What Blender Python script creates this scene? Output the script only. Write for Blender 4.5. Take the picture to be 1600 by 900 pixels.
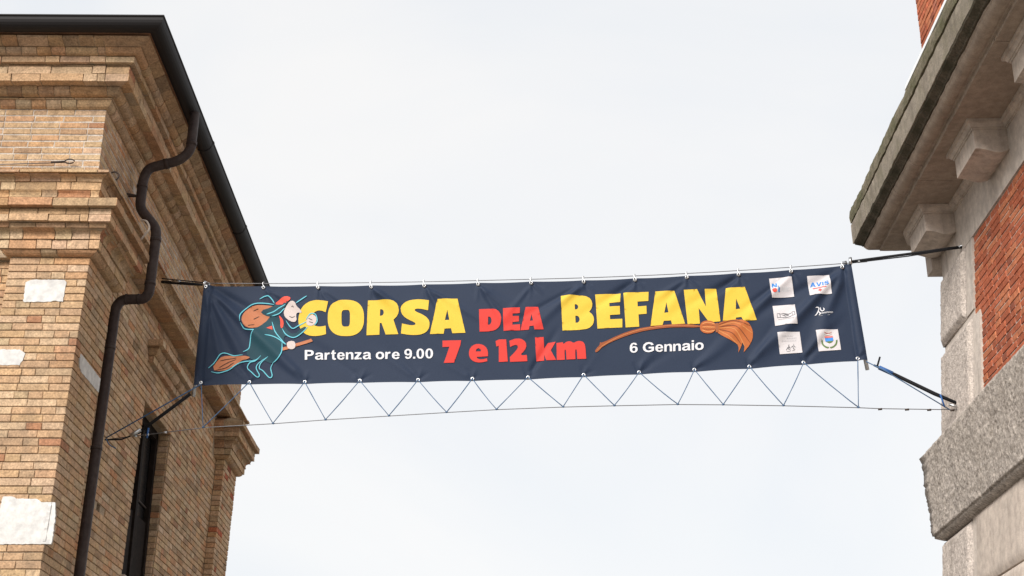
import bpy, bmesh, math, random
from mathutils import Vector, Matrix, noise
from mathutils.geometry import delaunay_2d_cdt
R = math.radians
for o in list(bpy.data.objects): bpy.data.objects.remove(o)
scene = bpy.context.scene
col = scene.collection

# ------------------------------------------------------------------ camera
cd = bpy.data.cameras.new('camera'); cam = bpy.data.objects.new('camera', cd); col.objects.link(cam)
cam.location = (0, 0, 1.6); cam.rotation_euler = (R(90 + 22.2), 0, 0)
cd.sensor_width = 36; cd.lens = 50; cd.clip_start = .1; cd.clip_end = 3000
scene.camera = cam
scene.render.resolution_x = 1024; scene.render.resolution_y = 576

# ------------------------------------------------------------------ sky and sun
SUN_EL, SUN_AZ = 33, 212          # azimuth clockwise from +Y: behind and left of the camera
w = bpy.data.worlds.new('World'); scene.world = w; w.use_nodes = True
nt = w.node_tree; nt.nodes.clear()
def N(tree, typ, **kw):
    n = tree.nodes.new(typ)
    for k, v in kw.items(): setattr(n, k, v)
    return n
wo = N(nt, 'ShaderNodeOutputWorld'); bg = N(nt, 'ShaderNodeBackground')
sky = N(nt, 'ShaderNodeTexSky', sky_type='NISHITA'); sky.sun_disc = False
sky.sun_elevation = R(SUN_EL); sky.sun_rotation = R(SUN_AZ); sky.dust_density = 3
tc = N(nt, 'ShaderNodeTexCoord'); mp = N(nt, 'ShaderNodeMapping'); mp.inputs['Scale'].default_value = (1.0, 1.0, 1.6)
nz = N(nt, 'ShaderNodeTexNoise'); nz.inputs['Scale'].default_value = 2.1; nz.inputs['Detail'].default_value = 5
nz.inputs['Roughness'].default_value = .5; nz.inputs['Distortion'].default_value = .6
rp = N(nt, 'ShaderNodeValToRGB')
rp.color_ramp.elements[0].position = .33; rp.color_ramp.elements[0].color = (.855, .90, .965, 1)
rp.color_ramp.elements[1].position = .62; rp.color_ramp.elements[1].color = (.985, .988, 1.0, 1)
gain = N(nt, 'ShaderNodeMix', data_type='RGBA', blend_type='MULTIPLY'); gain.inputs[0].default_value = 1
gain.inputs[7].default_value = (2.58, 2.535, 2.46, 1)
mixs = N(nt, 'ShaderNodeMix', data_type='RGBA'); mixs.inputs[0].default_value = .95
L = nt.links.new
L(tc.outputs['Generated'], mp.inputs[0]); L(mp.outputs[0], nz.inputs['Vector']); L(nz.outputs['Fac'], rp.inputs[0])
L(rp.outputs[0], gain.inputs[6]); L(sky.outputs[0], mixs.inputs[6]); L(gain.outputs[2], mixs.inputs[7])
L(mixs.outputs[2], bg.inputs[0]); bg.inputs[1].default_value = .12; L(bg.outputs[0], wo.inputs[0])
sl = bpy.data.lights.new('sun', 'SUN'); sl.energy = 1.5; sl.angle = R(24); sl.color = (1, .965, .925)
so = bpy.data.objects.new('sun', sl); col.objects.link(so)
so.location = (-20, -30, 40)
sv = Vector((math.sin(R(SUN_AZ)) * math.cos(R(SUN_EL)), math.cos(R(SUN_AZ)) * math.cos(R(SUN_EL)), math.sin(R(SUN_EL))))
so.rotation_euler = sv.to_track_quat('Z', 'Y').to_euler()
vs = scene.view_settings; vs.view_transform = 'Standard'; vs.look = 'None'; vs.exposure = 1.65; vs.gamma = 1; vs.use_curve_mapping = False
scene.render.engine = 'CYCLES'

# ------------------------------------------------------------------ helpers
rng = random.Random(7)
class MB:
    """collects polygons, with a colour for each vertex"""
    def __init__(s): s.v = []; s.f = []; s.c = []
    def add(s, vs, fs, c=(.5, .5, .5)):
        b = len(s.v); s.v += [tuple(p) for p in vs]; s.f += [tuple(b + i for i in f) for f in fs]; s.c += [c] * len(vs)
    def box(s, a, b, c=(.5, .5, .5)):
        x0, y0, z0 = a; x1, y1, z1 = b
        s.add([(x0,y0,z0),(x1,y0,z0),(x1,y1,z0),(x0,y1,z0),(x0,y0,z1),(x1,y0,z1),(x1,y1,z1),(x0,y1,z1)],
              [(0,3,2,1),(4,5,6,7),(0,1,5,4),(1,2,6,5),(2,3,7,6),(3,0,4,7)], c)
    def tube(s, pts, rad, n=8, c=(.5, .5, .5), caps=True):
        pts = [Vector(p) for p in pts]; m = len(pts)
        if not isinstance(rad, (list, tuple)): rad = [rad] * m
        t0 = (pts[1] - pts[0]).normalized(); up = Vector((0, 0, 1)) if abs(t0.z) < .9 else Vector((1, 0, 0))
        a = t0.cross(up).normalized(); vs = []; fs = []
        for i in range(m):
            t = (pts[min(i + 1, m - 1)] - pts[max(i - 1, 0)]).normalized()
            a = (a - t * a.dot(t)).normalized(); b = t.cross(a)
            for k in range(n):
                th = 2 * math.pi * k / n; vs.append(pts[i] + (a * math.cos(th) + b * math.sin(th)) * rad[i])
        for i in range(m - 1):
            for k in range(n):
                k2 = (k + 1) % n; fs.append((i*n+k, i*n+k2, (i+1)*n+k2, (i+1)*n+k))
        if caps: fs.append(tuple(range(n))[::-1]); fs.append(tuple((m-1)*n + k for k in range(n)))
        s.add(vs, fs, c)
    def mesh(s, name, mat, smooth=False, warp=None):
        me = bpy.data.meshes.new(name)
        me.from_pydata([warp(p) for p in s.v] if warp else s.v, [], s.f)
        at = me.color_attributes.new('bcol', 'FLOAT_COLOR', 'POINT')
        at.data.foreach_set('color', [x for c in s.c for x in (c[0], c[1], c[2], 1)])
        bm = bmesh.new(); bm.from_mesh(me); bmesh.ops.recalc_face_normals(bm, faces=bm.faces); bm.to_mesh(me); bm.free()
        me.materials.append(mat)
        if smooth: me.polygons.foreach_set('use_smooth', [True] * len(me.polygons))
        return me
    def build(s, name, mat, parent=None, smooth=False, warp=None):
        o = bpy.data.objects.new(name, s.mesh(name, mat, smooth, warp)); col.objects.link(o)
        if parent: o.parent = parent
        return o
def empty(name, loc, rz=0):
    o = bpy.data.objects.new(name, None); col.objects.link(o); o.location = loc; o.rotation_euler = (0, 0, rz); o.empty_display_size = .2
    return o
def tag(o, label=None, cat=None, group=None, kind=None):
    for k, v in (('label', label), ('category', cat), ('group', group), ('kind', kind)):
        if v: o[k] = v
    return o
def smooth_path(pts, n=6):
    out = []; P = [Vector(p) for p in pts]; P = [P[0]] + P + [P[-1]]
    for i in range(1, len(P) - 2):
        for k in range(n):
            t = k / n; a, b, c, d = P[i-1], P[i], P[i+1], P[i+2]
            out.append(.5 * ((2*b) + (c-a)*t + (2*a-5*b+4*c-d)*t*t + (3*b-a-3*c+d)*t*t*t))
    out.append(P[-2]); return out
def bend(pts, r=.09, n=5):
    """polyline with rounded corners"""
    P = [Vector(p) for p in pts]; out = [P[0]]
    for i in range(1, len(P) - 1):
        a = (P[i-1] - P[i]); b = (P[i+1] - P[i]); rr = min(r, a.length * .48, b.length * .48)
        A = P[i] + a.normalized() * rr; B = P[i] + b.normalized() * rr
        for k in range(n + 1):
            t = k / n; out.append((1-t)**2 * A + 2*t*(1-t) * P[i] + t*t * B)
    out.append(P[-1]); return out

# ------------------------------------------------------------------ materials
def mat(name, color=(.5, .5, .5), rough=.8, spec=.3, metal=0):
    m = bpy.data.materials.new(name); m.use_nodes = True; b = m.node_tree.nodes['Principled BSDF']
    b.inputs['Base Color'].default_value = (*color, 1); b.inputs['Roughness'].default_value = rough
    b.inputs['Specular IOR Level'].default_value = spec; b.inputs['Metallic'].default_value = metal
    return m
def noise_node(t, scale, detail=4, rough=.55, vec=None):
    n = N(t, 'ShaderNodeTexNoise'); n.inputs['Scale'].default_value = scale; n.inputs['Detail'].default_value = detail
    n.inputs['Roughness'].default_value = rough
    if vec: t.links.new(vec, n.inputs['Vector'])
    return n
def ramp(t, src, stops):
    r = N(t, 'ShaderNodeValToRGB'); e = r.color_ramp.elements
    while len(e) < len(stops): e.new(.5)
    for i, (p, c) in enumerate(stops):
        e[i].position = p; e[i].color = (*c, 1) if len(c) == 3 else c
    t.links.new(src, r.inputs[0]); return r
def mixc(t, a, b, fac, mode='MIX'):
    m = N(t, 'ShaderNodeMix', data_type='RGBA', blend_type=mode)
    for s, v in ((0, fac), (6, a), (7, b)):
        if hasattr(v, 'links') or hasattr(v, 'is_output'): t.links.new(v, m.inputs[s])
        else: m.inputs[s].default_value = v if s == 0 else (*v, 1)
    return m.outputs[2]
def grain(name, attr=True, color=(.5,.4,.3), speck=(.55, 1.2), scale=60, patch=3, patchcol=None, patchrange=(.5, .72), patchamt=.6,
          bump=.5, bdist=.006, bscale=90, rough=.92, streak=0):
    """masonry: own colour x fine grain, with weathered patches of another colour and fine relief"""
    m = mat(name, color, rough, .15); t = m.node_tree; b = t.nodes['Principled BSDF']
    geo = N(t, 'ShaderNodeNewGeometry'); pos = geo.outputs['Position']
    if attr:
        a = N(t, 'ShaderNodeAttribute'); a.attribute_name = 'bcol'; base = a.outputs['Color']
    else:
        rg = N(t, 'ShaderNodeRGB'); rg.outputs[0].default_value = (*color, 1); base = rg.outputs[0]
    n1 = noise_node(t, scale, 6, .65, pos); lo, hi = speck
    r1 = ramp(t, n1.outputs['Fac'], [(.3, (lo,)*3), (.68, (hi,)*3)])
    c = mixc(t, base, r1.outputs[0], 1., 'MULTIPLY')
    n2 = noise_node(t, 14, 4, .6, pos); r2 = ramp(t, n2.outputs['Fac'], [(.35, (.84, .82, .80)), (.65, (1.12, 1.1, 1.06))])
    c = mixc(t, c, r2.outputs[0], 1., 'MULTIPLY')
    if patchcol:
        n3 = noise_node(t, patch, 5, .65, pos)
        r3 = ramp(t, n3.outputs['Fac'], [(patchrange[0], (0, 0, 0)), (patchrange[1], (patchamt,)*3)])
        c = mixc(t, c, patchcol, r3.outputs[0])
    if streak:                       # rain streaks and run-off stains
        mp_ = N(t, 'ShaderNodeMapping'); mp_.inputs['Scale'].default_value = (7, 7, .55); t.links.new(pos, mp_.inputs[0])
        n5 = noise_node(t, 1.0, 5, .62, mp_.outputs[0]); r5 = ramp(t, n5.outputs['Fac'], [(.5, (0, 0, 0)), (.7, (streak,)*3)])
        c = mixc(t, c, (.115, .095, .075), r5.outputs[0])
    t.links.new(c, b.inputs['Base Color'])
    n4 = noise_node(t, bscale, 5, .7, pos); bp = N(t, 'ShaderNodeBump'); bp.inputs['Strength'].default_value = bump
    bp.inputs['Distance'].default_value = bdist; t.links.new(n4.outputs['Fac'], bp.inputs['Height']); t.links.new(bp.outputs[0], b.inputs['Normal'])
    return m
M = {}
M['brick'] = grain('tan_brick', patchcol=(.15, .115, .085), patch=2.3, patchrange=(.52, .75), patchamt=.5, scale=55, speck=(.55, 1.22), streak=.16)
M['redbrick'] = grain('red_brick', patchcol=(.36, .25, .20), patch=9, patchrange=(.58, .74), patchamt=.4, scale=50, speck=(.6, 1.25))
M['mortar'] = grain('mortar', False, (.42, .325, .23), patchcol=(.20, .15, .11), patchamt=.5, scale=80)
M['mortar_pale'] = grain('pale_mortar', False, (.52, .47, .42), patchcol=(.30, .25, .21), patchamt=.4, scale=80)
M['plaster'] = grain('white_plaster', False, (.60, .60, .595), speck=(.95, 1.03), patch=6, patchcol=(.42, .38, .34), patchrange=(.56, .75), patchamt=.35, bump=.12)
M['stone'] = grain('smooth_stone', False, (.50, .435, .385), speck=(.82, 1.12), scale=120, patch=2.6, patchcol=(.30, .265, .23), patchrange=(.5, .76), patchamt=.55, bump=.35, bdist=.004, streak=.4)
M['palestone'] = grain('pale_hammered_stone', False, (.60, .535, .49), speck=(.48, 1.12), scale=50, patch=2.1, patchcol=(.33, .285, .245), patchrange=(.5, .78), patchamt=.45, bump=1, bdist=.010, bscale=60, streak=.35)
M['palesmooth'] = grain('pale_smooth_stone', False, (.53, .475, .43), speck=(.85, 1.1), scale=110, patch=2.6, patchcol=(.36, .31, .27), patchrange=(.5, .76), patchamt=.45, bump=.35, bdist=.004, streak=.3)
M['roughstone'] = grain('hammered_stone', False, (.55, .495, .45), speck=(.30, 1.14), scale=40, patch=1.7, patchcol=(.22, .19, .155), patchrange=(.5, .8), patchamt=.45, bump=1, bdist=.012, bscale=48, streak=.4)
M['softstone'] = grain('patchy_brown_stone', False, (.32, .262, .215), speck=(.82, 1.12), scale=90, patch=2.2, patchcol=(.17, .135, .105), patchrange=(.45, .7), patchamt=.6, bump=.3)  # browner and darker than the smooth stone, with random darker patches
M['oldstone'] = grain('weathered_stone', False, (.29, .255, .21), speck=(.6, 1.2), scale=70, patch=2.4, patchcol=(.115, .105, .058), patchrange=(.47, .68), patchamt=.6, bump=.8, bdist=.008, streak=.45)
M['darkmoss'] = grain('dark_mossy_stone', False, (.105, .090, .068), speck=(.5, 1.3), scale=50, patch=5, patchcol=(.040, .038, .022), patchrange=(.42, .64), patchamt=.8, bump=.7, bdist=.01)
M['moss'] = grain('mossy_stone', False, (.21, .185, .135), speck=(.5, 1.25), scale=60, patch=4, patchcol=(.085, .085, .04), patchrange=(.42, .64), patchamt=.8, bump=.9, bdist=.01)
M['soffit'] = grain('dark_brown_stone', False, (.17, .145, .12), speck=(.75, 1.15), scale=60, patch=3.2, patchcol=(.085, .07, .052), patchrange=(.46, .68), patchamt=.75, bump=.4)  # dark brown with darker random patches, for the cornice core
M['gutter'] = mat('dark_brown_metal', (.012, .010, .0105), .6, .25)
M['pipe'] = grain('brown_pipe_metal', False, (.048, .035, .033), speck=(.8, 1.2), scale=30, patch=6, patchcol=(.085, .068, .06), patchrange=(.52, .72), patchamt=.5, bump=.1, rough=.55)
M['wood'] = grain('old_dark_wood', False, (.016, .011, .009), scale=25, patch=5, patchcol=(.05, .036, .027), patchamt=.4)
M['holeshade'] = mat('painted_hole_shade', (.012, .010, .009), .9, .1)  # near-black colour that paints the shade inside the wall hole
M['glass'] = mat('dark_window_glass', (.012, .011, .011), .25, .5)
M['iron'] = mat('rusty_iron', (.05, .036, .03), .7, .3)
M['steel'] = mat('galvanised_steel', (.55, .56, .57), .35, .5, 1)
M['cable'] = mat('steel_cable', (.16, .16, .17), .45, .5, .6)
M['black'] = mat('black_webbing', (.012, .012, .014), .8, .2)
M['bluecord'] = mat('blue_cord', (.07, .13, .23), .7, .2)
M['bluetape'] = mat('blue_tape', (.03, .10, .28), .6, .3)
M['roof'] = grain('roof_tile', False, (.33, .17, .10), patchcol=(.14, .11, .09))
M['ground'] = grain('stone_paving', False, (.26, .245, .225), patchcol=(.18, .17, .155), patch=.6, scale=8, bump=.2)
M['flash'] = mat('white_flashing', (.72, .73, .74), .5, .3)

# brick colours (the fired clay itself)
def tan():
    k = rng.random()
    if k < .52: c = (.505, .338, .205)
    elif k < .76: c = (.53, .378, .248)
    elif k < .90: c = (.51, .305, .172)
    elif k < .97: c = (.44, .31, .20)
    elif k < .985: c = (.43, .215, .125)
    else: c = (.36, .24, .145)
    j = rng.uniform(.94, 1.09); return tuple(x * j * rng.uniform(.97, 1.03) for x in c)
def red():
    k = rng.random()
    if k < .55: c = (.40, .118, .062)
    elif k < .8: c = (.46, .165, .085)
    elif k < .97: c = (.30, .10, .062)
    else: c = (.33, .19, .14)
    j = rng.uniform(.8, 1.12); return tuple(x * j for x in c)

# ------------------------------------------------------------------ bricks
def brick_geo(Ln, H, D, c=.004, jit=.0016):
    """x along the wall, y into the wall, z up; worn front edges"""
    j = lambda s=1: rng.uniform(-jit, jit) * s
    f = rng.uniform(-.003, .002); v = []
    for (x, z) in ((0, 0), (Ln, 0), (Ln, H), (0, H)): v.append((x, D, z))
    for (x, z) in ((0, 0), (Ln, 0), (Ln, H), (0, H)): v.append((x + j(), c + f, z + j()))
    for (x, z) in ((c, c), (Ln - c, c), (Ln - c, H - c), (c, H - c)): v.append((x + j(1.5), f + j(), z + j(1.5)))
    fs = [(0,1,5,4),(1,2,6,5),(2,3,7,6),(3,0,4,7),(4,5,9,8),(5,6,10,9),(6,7,11,10),(7,4,8,11),(8,9,10,11)]
    return v, fs
VAR = {}
def variant(kind, Ln, D):
    """shared meshes: a handful of differently worn and coloured bricks for each length class"""
    key = (kind, round(Ln / .05), round(D, 2))
    lst = VAR.setdefault(key, [])
    if len(lst) < 9:
        mb = MB(); v, f = brick_geo(Ln, .060, D, .004); mb.add(v, f, tan() if kind == 'tan' else red())
        me = mb.mesh('brick', M['brick'] if kind == 'tan' else M['redbrick']); lst.append((me, Ln)); return me, Ln
    return rng.choice(lst)
def place_brick(parent, o, e, n, z, Ln, H, D, kind, warp=None, name='brick'):
    me, l0 = variant(kind, Ln, D)
    ob = bpy.data.objects.new(name, me); col.objects.link(ob); ob.parent = parent
    p = (o[0], o[1], z)
    if warp: p = warp(p)
    m = Matrix(((e[0], -n[0], 0, p[0]), (e[1], -n[1], 0, p[1]), (0, 0, 1, p[2]), (0, 0, 0, 1)))
    ob.matrix_local = m @ Matrix.Rotation(rng.uniform(-.006, .006), 4, 'Y') @ Matrix.Diagonal((Ln / l0, 1, H / .060, 1))
    return ob
def stuff_brick(mb, o, e, n, z, Ln, H, D, kind, tint=1):
    v, f = brick_geo(Ln, H, D); c = tan() if kind == 'tan' else red(); k = rng.random()
    if k < .10: c = (c[0] * .72, c[1] * .70, c[2] * .70)
    elif k < .20: c = (c[0] * 1.0, c[1] * .84, c[2] * .76)
    elif k < .28: c = (c[0] * 1.1, c[1] * 1.13, c[2] * 1.18)
    mb.add([(o[0] + e[0]*x - n[0]*y, o[1] + e[1]*x - n[1]*y, z + zz) for x, y, zz in v], f, tuple(k * tint for k in c))
def bond(a, b, joint, first=None, long=.262, short=.126, headers=.3):
    """brick lengths that fill a..b"""
    joint *= .55; x = a; out = []
    if first: out.append((x, min(first, b - a))); x += first + joint
    while b - x > .03:
        Ln = (short if rng.random() < headers else long) * rng.uniform(.93, 1.06)
        rest = b - x - Ln - joint
        if rest < .07: Ln = b - x
        if Ln > .33:
            Ln = (b - x - joint) * rng.choice((.36, .5, .64))
        out.append((x, Ln)); x += Ln + joint
    return out

# ------------------------------------------------------------------ moulding sweeps
def plan_normals(path, side):
    ns = []
    for i in range(len(path) - 1):
        d = Vector((path[i+1][0] - path[i][0], path[i+1][1] - path[i][1])).normalized()
        ns.append(Vector((d.y, -d.x)) * side)
    return ns
def sweep(path, side, prof, seglen, gap, emit, jit=.0025, proudjit=.004, lastgap=True):
    """cut a moulding course along a mitred path into separate pieces; emit(edge, centre, verts, faces)"""
    ns = plan_normals(path, side); ne = len(ns); P = [Vector(p) for p in path]
    def mitre(i, k):       # at node k, seen from edge i
        if k == 0 or k == ne: return ns[i]
        a, b = ns[k-1], ns[k]; return (a + b) / (1 + a.dot(b))
    pm = min(p for p, z in prof); np_ = len(prof); pmax = max(p for p, z in prof)
    for i in range(ne):
        a, b = P[i], P[i+1]; d = (b - a); ln = d.length; d.normalize(); n = ns[i]
        cuts = [0]
        if seglen:
            x = 0
            lo0 = max(.05, -(mitre(i, i).dot(d)) * -1 * pmax)
            while True:
                if x == 0 and i > 0 and pmax > .09: x = -.02
                x += seglen * rng.choice((1, 1, 1, .5, 1.5) if seglen > .2 else (1, 1, 1, 2)) * rng.uniform(.94, 1.06)
                if x < .05: continue
                if x > ln - .06: break
                cuts.append(x)
            if pmax > .09:      # a separate corner piece on each side of an outer mitre
                if 0 < i and mitre(i, i).dot(d) < -.1: cuts[0] = -1e-6; cuts.insert(1, 0)
                if i < ne - 1 and mitre(i, i + 1).dot(d) > .1: cuts.append(ln)
        cuts.append(ln)
        for s in range(len(cuts) - 1):
            x0, x1 = cuts[s], cuts[s+1]; v = []; dp = rng.uniform(-proudjit, proudjit); dz = rng.uniform(-jit, jit)
            for end, x in ((0, x0), (1, x1)):
                for (p, z) in prof:
                    pp = p + (dp if p > pm + .02 else 0)
                    if end == 0 and s == 0: q = a + mitre(i, i) * pp
                    elif end == 1 and s == len(cuts) - 2: q = b + mitre(i, i + 1) * pp
                    else: q = a + d * (x + (gap * .5 if end == 0 else -gap * .5)) + n * pp
                    w_ = jit if p > pm + .02 else 0
                    v.append((q.x + rng.uniform(-w_, w_), q.y + rng.uniform(-w_, w_), z + dz + rng.uniform(-w_, w_) * .7))
            fs = [tuple(range(np_))[::-1], tuple(range(np_, 2 * np_))]
            fs += [(k, (k+1) % np_, np_ + (k+1) % np_, np_ + k) for k in range(np_)]
            c = a + d * (x0 + x1) * .5
            emit(i, c, v, fs)
def arc(p0, z0, p1, z1, bulge, n=4):
    """points from (p0,z0) to (p1,z1) bowed outwards (+) or inwards (-)"""
    out = []
    dx, dz = p1 - p0, z1 - z0; l = math.hypot(dx, dz); nx, nz_ = -dz / l, dx / l
    for k in range(n + 1):
        t = k / n; b = bulge * 4 * t * (1 - t); out.append((p0 + dx*t + nx*b, z0 + dz*t + nz_*b))
    return out

# ================================================================== ground
mb = MB(); mb.add([(-1500,-1500,0),(1500,-1500,0),(1500,1500,0),(-1500,1500,0)], [(0,1,2,3)])
tag(mb.build('street', M['ground']), kind='structure')

# ================================================================== left building (tan brick)
LB = empty('brick_building', (-3.8614, 11.9523, 0), R(.55))
tag(LB, 'tan brick building with moulded cornice, dark gutter and brown downpipe on the left', 'building')
ZC = 6.78
def lean(p):                                   # the old wall stands slightly out of plumb
    x, y, z = p
    return (x - .034 * (ZC - z) if z < ZC else x, y, z)
PW = .726          # pilaster width on the front
QS = .84           # pilaster depth on the side
REC = .12          # recess of the side wall between the pilasters
F0, F1 = 6.95, 7.88
WIN = (2.98, 4.30, 4.42, 6.365)     # window: v0, v1, z0, z1
HOLE = (1.77, 1.89, 4.85, 4.925)
ZB = 3.0           # individual bricks start here
def wall_face(mb, o, e, n, a, b, z0, z1, holes, depth=.3):
    """a wall sheet with rectangular openings, their reveals and backs left open or closed"""
    xs = sorted({a, b, *[h[0] for h in holes], *[h[1] for h in holes]}); zs = sorted({z0, z1, *[h[2] for h in holes], *[h[3] for h in holes]})
    P = lambda x, z, y=0: (o[0] + e[0]*x - n[0]*y, o[1] + e[1]*x - n[1]*y, z)
    for i in range(len(xs) - 1):
        for k in range(len(zs) - 1):
            cx, cz = (xs[i] + xs[i+1]) / 2, (zs[k] + zs[k+1]) / 2
            if any(h[0] < cx < h[1] and h[2] < cz < h[3] for h in holes): continue
            mb.add([P(xs[i], zs[k]), P(xs[i+1], zs[k]), P(xs[i+1], zs[k+1]), P(xs[i], zs[k+1])], [(0,1,2,3)])
    for h in holes:
        x0, x1, y0, y1 = h[:4]; dd = h[4] if len(h) > 4 else depth
        for q in ([P(x0,y0), P(x1,y0), P(x1,y0,dd), P(x0,y0,dd)], [P(x0,y1), P(x1,y1), P(x1,y1,dd), P(x0,y1,dd)],
                  [P(x0,y0), P(x0,y1), P(x0,y1,dd), P(x0,y0,dd)], [P(x1,y0), P(x1,y1), P(x1,y1,dd), P(x1,y0,dd)]):
            mb.add(q, [(0,1,2,3)])
EX, EY = (1, 0), (0, 1); NF, NS = (0, -1), (1, 0)
JD = .011          # joint depth of the eroded walls
core = MB()
# front: pilaster, recessed wall left of it, attic
wall_face(core, (0, JD), EX, NF, -PW + JD, -JD, 0, 6.80, [])
wall_face(core, (0, .10 + JD), EX, NF, -9, -PW + JD, 0, 7.0, [])
core.add([(-PW + JD, JD, 0), (-PW + JD, .10 + JD, 0), (-PW + JD, .10 + JD, 6.8), (-PW + JD, JD, 6.8)], [(0,1,2,3)])
# side: pilaster, recessed wall with window, far pilaster, far end
wall_face(core, (-JD, 0), EY, NS, JD, QS - JD, 0, 6.80, [])
core.add([(-JD, QS - JD, 0), (-REC - JD, QS - JD, 0), (-REC - JD, QS - JD, 6.9), (-JD, QS - JD, 6.9)], [(0,1,2,3)])
wall_face(core, (-REC - JD, 0), EY, NS, QS - JD, F0 + JD, 0, 7.36, [WIN + (.42,), HOLE + (.2,)])
core.add([(-JD, F0 + JD, 0), (-REC - JD, F0 + JD, 0), (-REC - JD, F0 + JD, 6.9), (-JD, F0 + JD, 6.9)], [(0,1,2,3)])
wall_face(core, (-JD, 0), EY, NS, F0 + JD, F1 - JD, 0, 6.80, [])
core.add([(-JD, F1 - JD, 0), (-9, F1 - JD, 0), (-9, F1 - JD, 7.4), (-JD, F1 - JD, 7.4)], [(0,1,2,3)])
# solid entablature core
core.box((-9, .03, 6.79), (-.20, F1 - .04, 7.66))
wall = core.build('wall', M['mortar'], LB, warp=lean)
# attic: pale flush mortar
AP = .03; AJ = .003; AE = 7.90
at = MB()
at.box((-9, AP + AJ, 7.60), (-AP - AJ, AE - AJ, 8.42))
attic = at.build('attic_wall', M['mortar_pale'], LB)

def course_list(z0, z1, ch):
    n = max(1, round((z1 - z0) / ch)); h = (z1 - z0) / n
    return [(z0 + i * h, h) for i in range(n)]
loose = MB()
PATCHES = [(-.565, -.185, 6.335, 6.56), (-.80, -.486, 5.73, 5.875), (-.50, .0, 4.135, 4.545)]
for i, (z, h) in enumerate(course_list(ZB, 6.778, .0710)):
    J = .009; cd_ = .125 if i % 2 else .25
    show = z > 3.75
    # front of the pilaster
    items = bond(-PW, 0, J, headers=.28)
    for k, (x, Ln) in enumerate(items):
        last = k == len(items) - 1
        D = cd_ if last else .09
        if show: place_brick(wall, lean((x, 0, z))[:2], EX, NF, z + J/2, Ln, h - J, D, 'tan')
        else: stuff_brick(loose, lean((x, 0, z))[:2], EX, NF, z + J/2, Ln, h - J, D, 'tan')
    # wall left of the pilaster
    for (x, Ln) in bond(-1.6, -PW - .004, J): stuff_brick(loose, lean((x, .10, z))[:2], EX, NF, z + J/2, Ln, h - J, .08, 'tan')
    # pilaster, street side
    for (x, Ln) in bond(cd_ + J, QS, J, headers=.4):
        if show and z > 4.15: place_brick(wall, (lean((0, x, z))[0], x), EY, NS, z + J/2, Ln, h - J, .09, 'tan')
        else: stuff_brick(loose, (lean((0, x, z))[0], x), EY, NS, z + J/2, Ln, h - J, .09, 'tan')
    # recessed street side wall
    if z < 7.0:
        for (a, b) in ([(QS + .004, F0 - .004)] if not (WIN[2] < z + h/2 < WIN[3]) else [(QS + .004, WIN[0]), (WIN[1], F0 - .004)]):
            for (x, Ln) in bond(a, b, J, headers=.35):
                if HOLE[0] - .05 < x + Ln/2 < HOLE[1] + .12 and abs(z - HOLE[2]) < .035: continue
                stuff_brick(loose, (lean((-REC, x, z))[0], x), EY, NS, z + J/2, Ln, h - J, .07, 'tan')
        if WIN[2] < z + h/2 < WIN[3]:      # far reveal of the window
            for (x, Ln) in bond(0, .11, J, headers=.5):
                stuff_brick(loose, (lean((-REC - .02 - x, WIN[1] - .012, z))[0], WIN[1] - .012), (-1, 0), NF, z + J/2, Ln, h - J, .03, 'tan', .95)
    # far pilaster: redder
    rf = lambda: 'red' if rng.random() < .13 else 'tan'
    for (x, Ln) in bond(-REC + .004, 0, J): stuff_brick(loose, (lean((x, F0, z))[0], F0), EX, NF, z + J/2, Ln, h - J, .12, rf())
    for (x, Ln) in bond(F0 + .13, F1, J, headers=.5): stuff_brick(loose, (lean((0, x, z))[0], x), EY, NS, z + J/2, Ln, h - J, .09, rf())
for (z, h) in course_list(6.778, 7.345, .0710):           # wall above, between the capitals
    for (x, Ln) in bond(QS + .3, F0 - .3, .009): stuff_brick(loose, (-REC, x), EY, NS, z + .0045, Ln, h - .009, .07, 'tan')
for i, (z, h) in enumerate(course_list(7.655, 8.335, .0685)):
    J = .012; cd_ = .125 if i % 2 else .25
    items = bond(-1.25, -AP, J, headers=.3)
    for k, (x, Ln) in enumerate(items):
        place_brick(attic, (x, AP), EX, NF, z + J/2, Ln, h - J, cd_ if k == len(items) - 1 else .07, 'tan')
    for (x, Ln) in bond(AP + cd_ + J, AE, J, headers=.3): stuff_brick(loose, (-AP, x), EY, NS, z + J/2, Ln, h - J, .06, 'tan')
    for (x, Ln) in bond(-2.5, -AP - .02, J): stuff_brick(loose, (-x - 2.53, AE), (-1, 0), (0, 1), z + J/2, Ln, h - J, .06, 'tan') if False else None

hb = MB(); hb.box((-REC - .30, HOLE[0] + .004, HOLE[2] + .003), (-REC - .055, HOLE[1] - .004, HOLE[3] - .003)); hb.build('hole_shade_block', M['holeshade'], wall, warp=lean)  # dark block set into the opening; its colour stands in for shade
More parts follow.
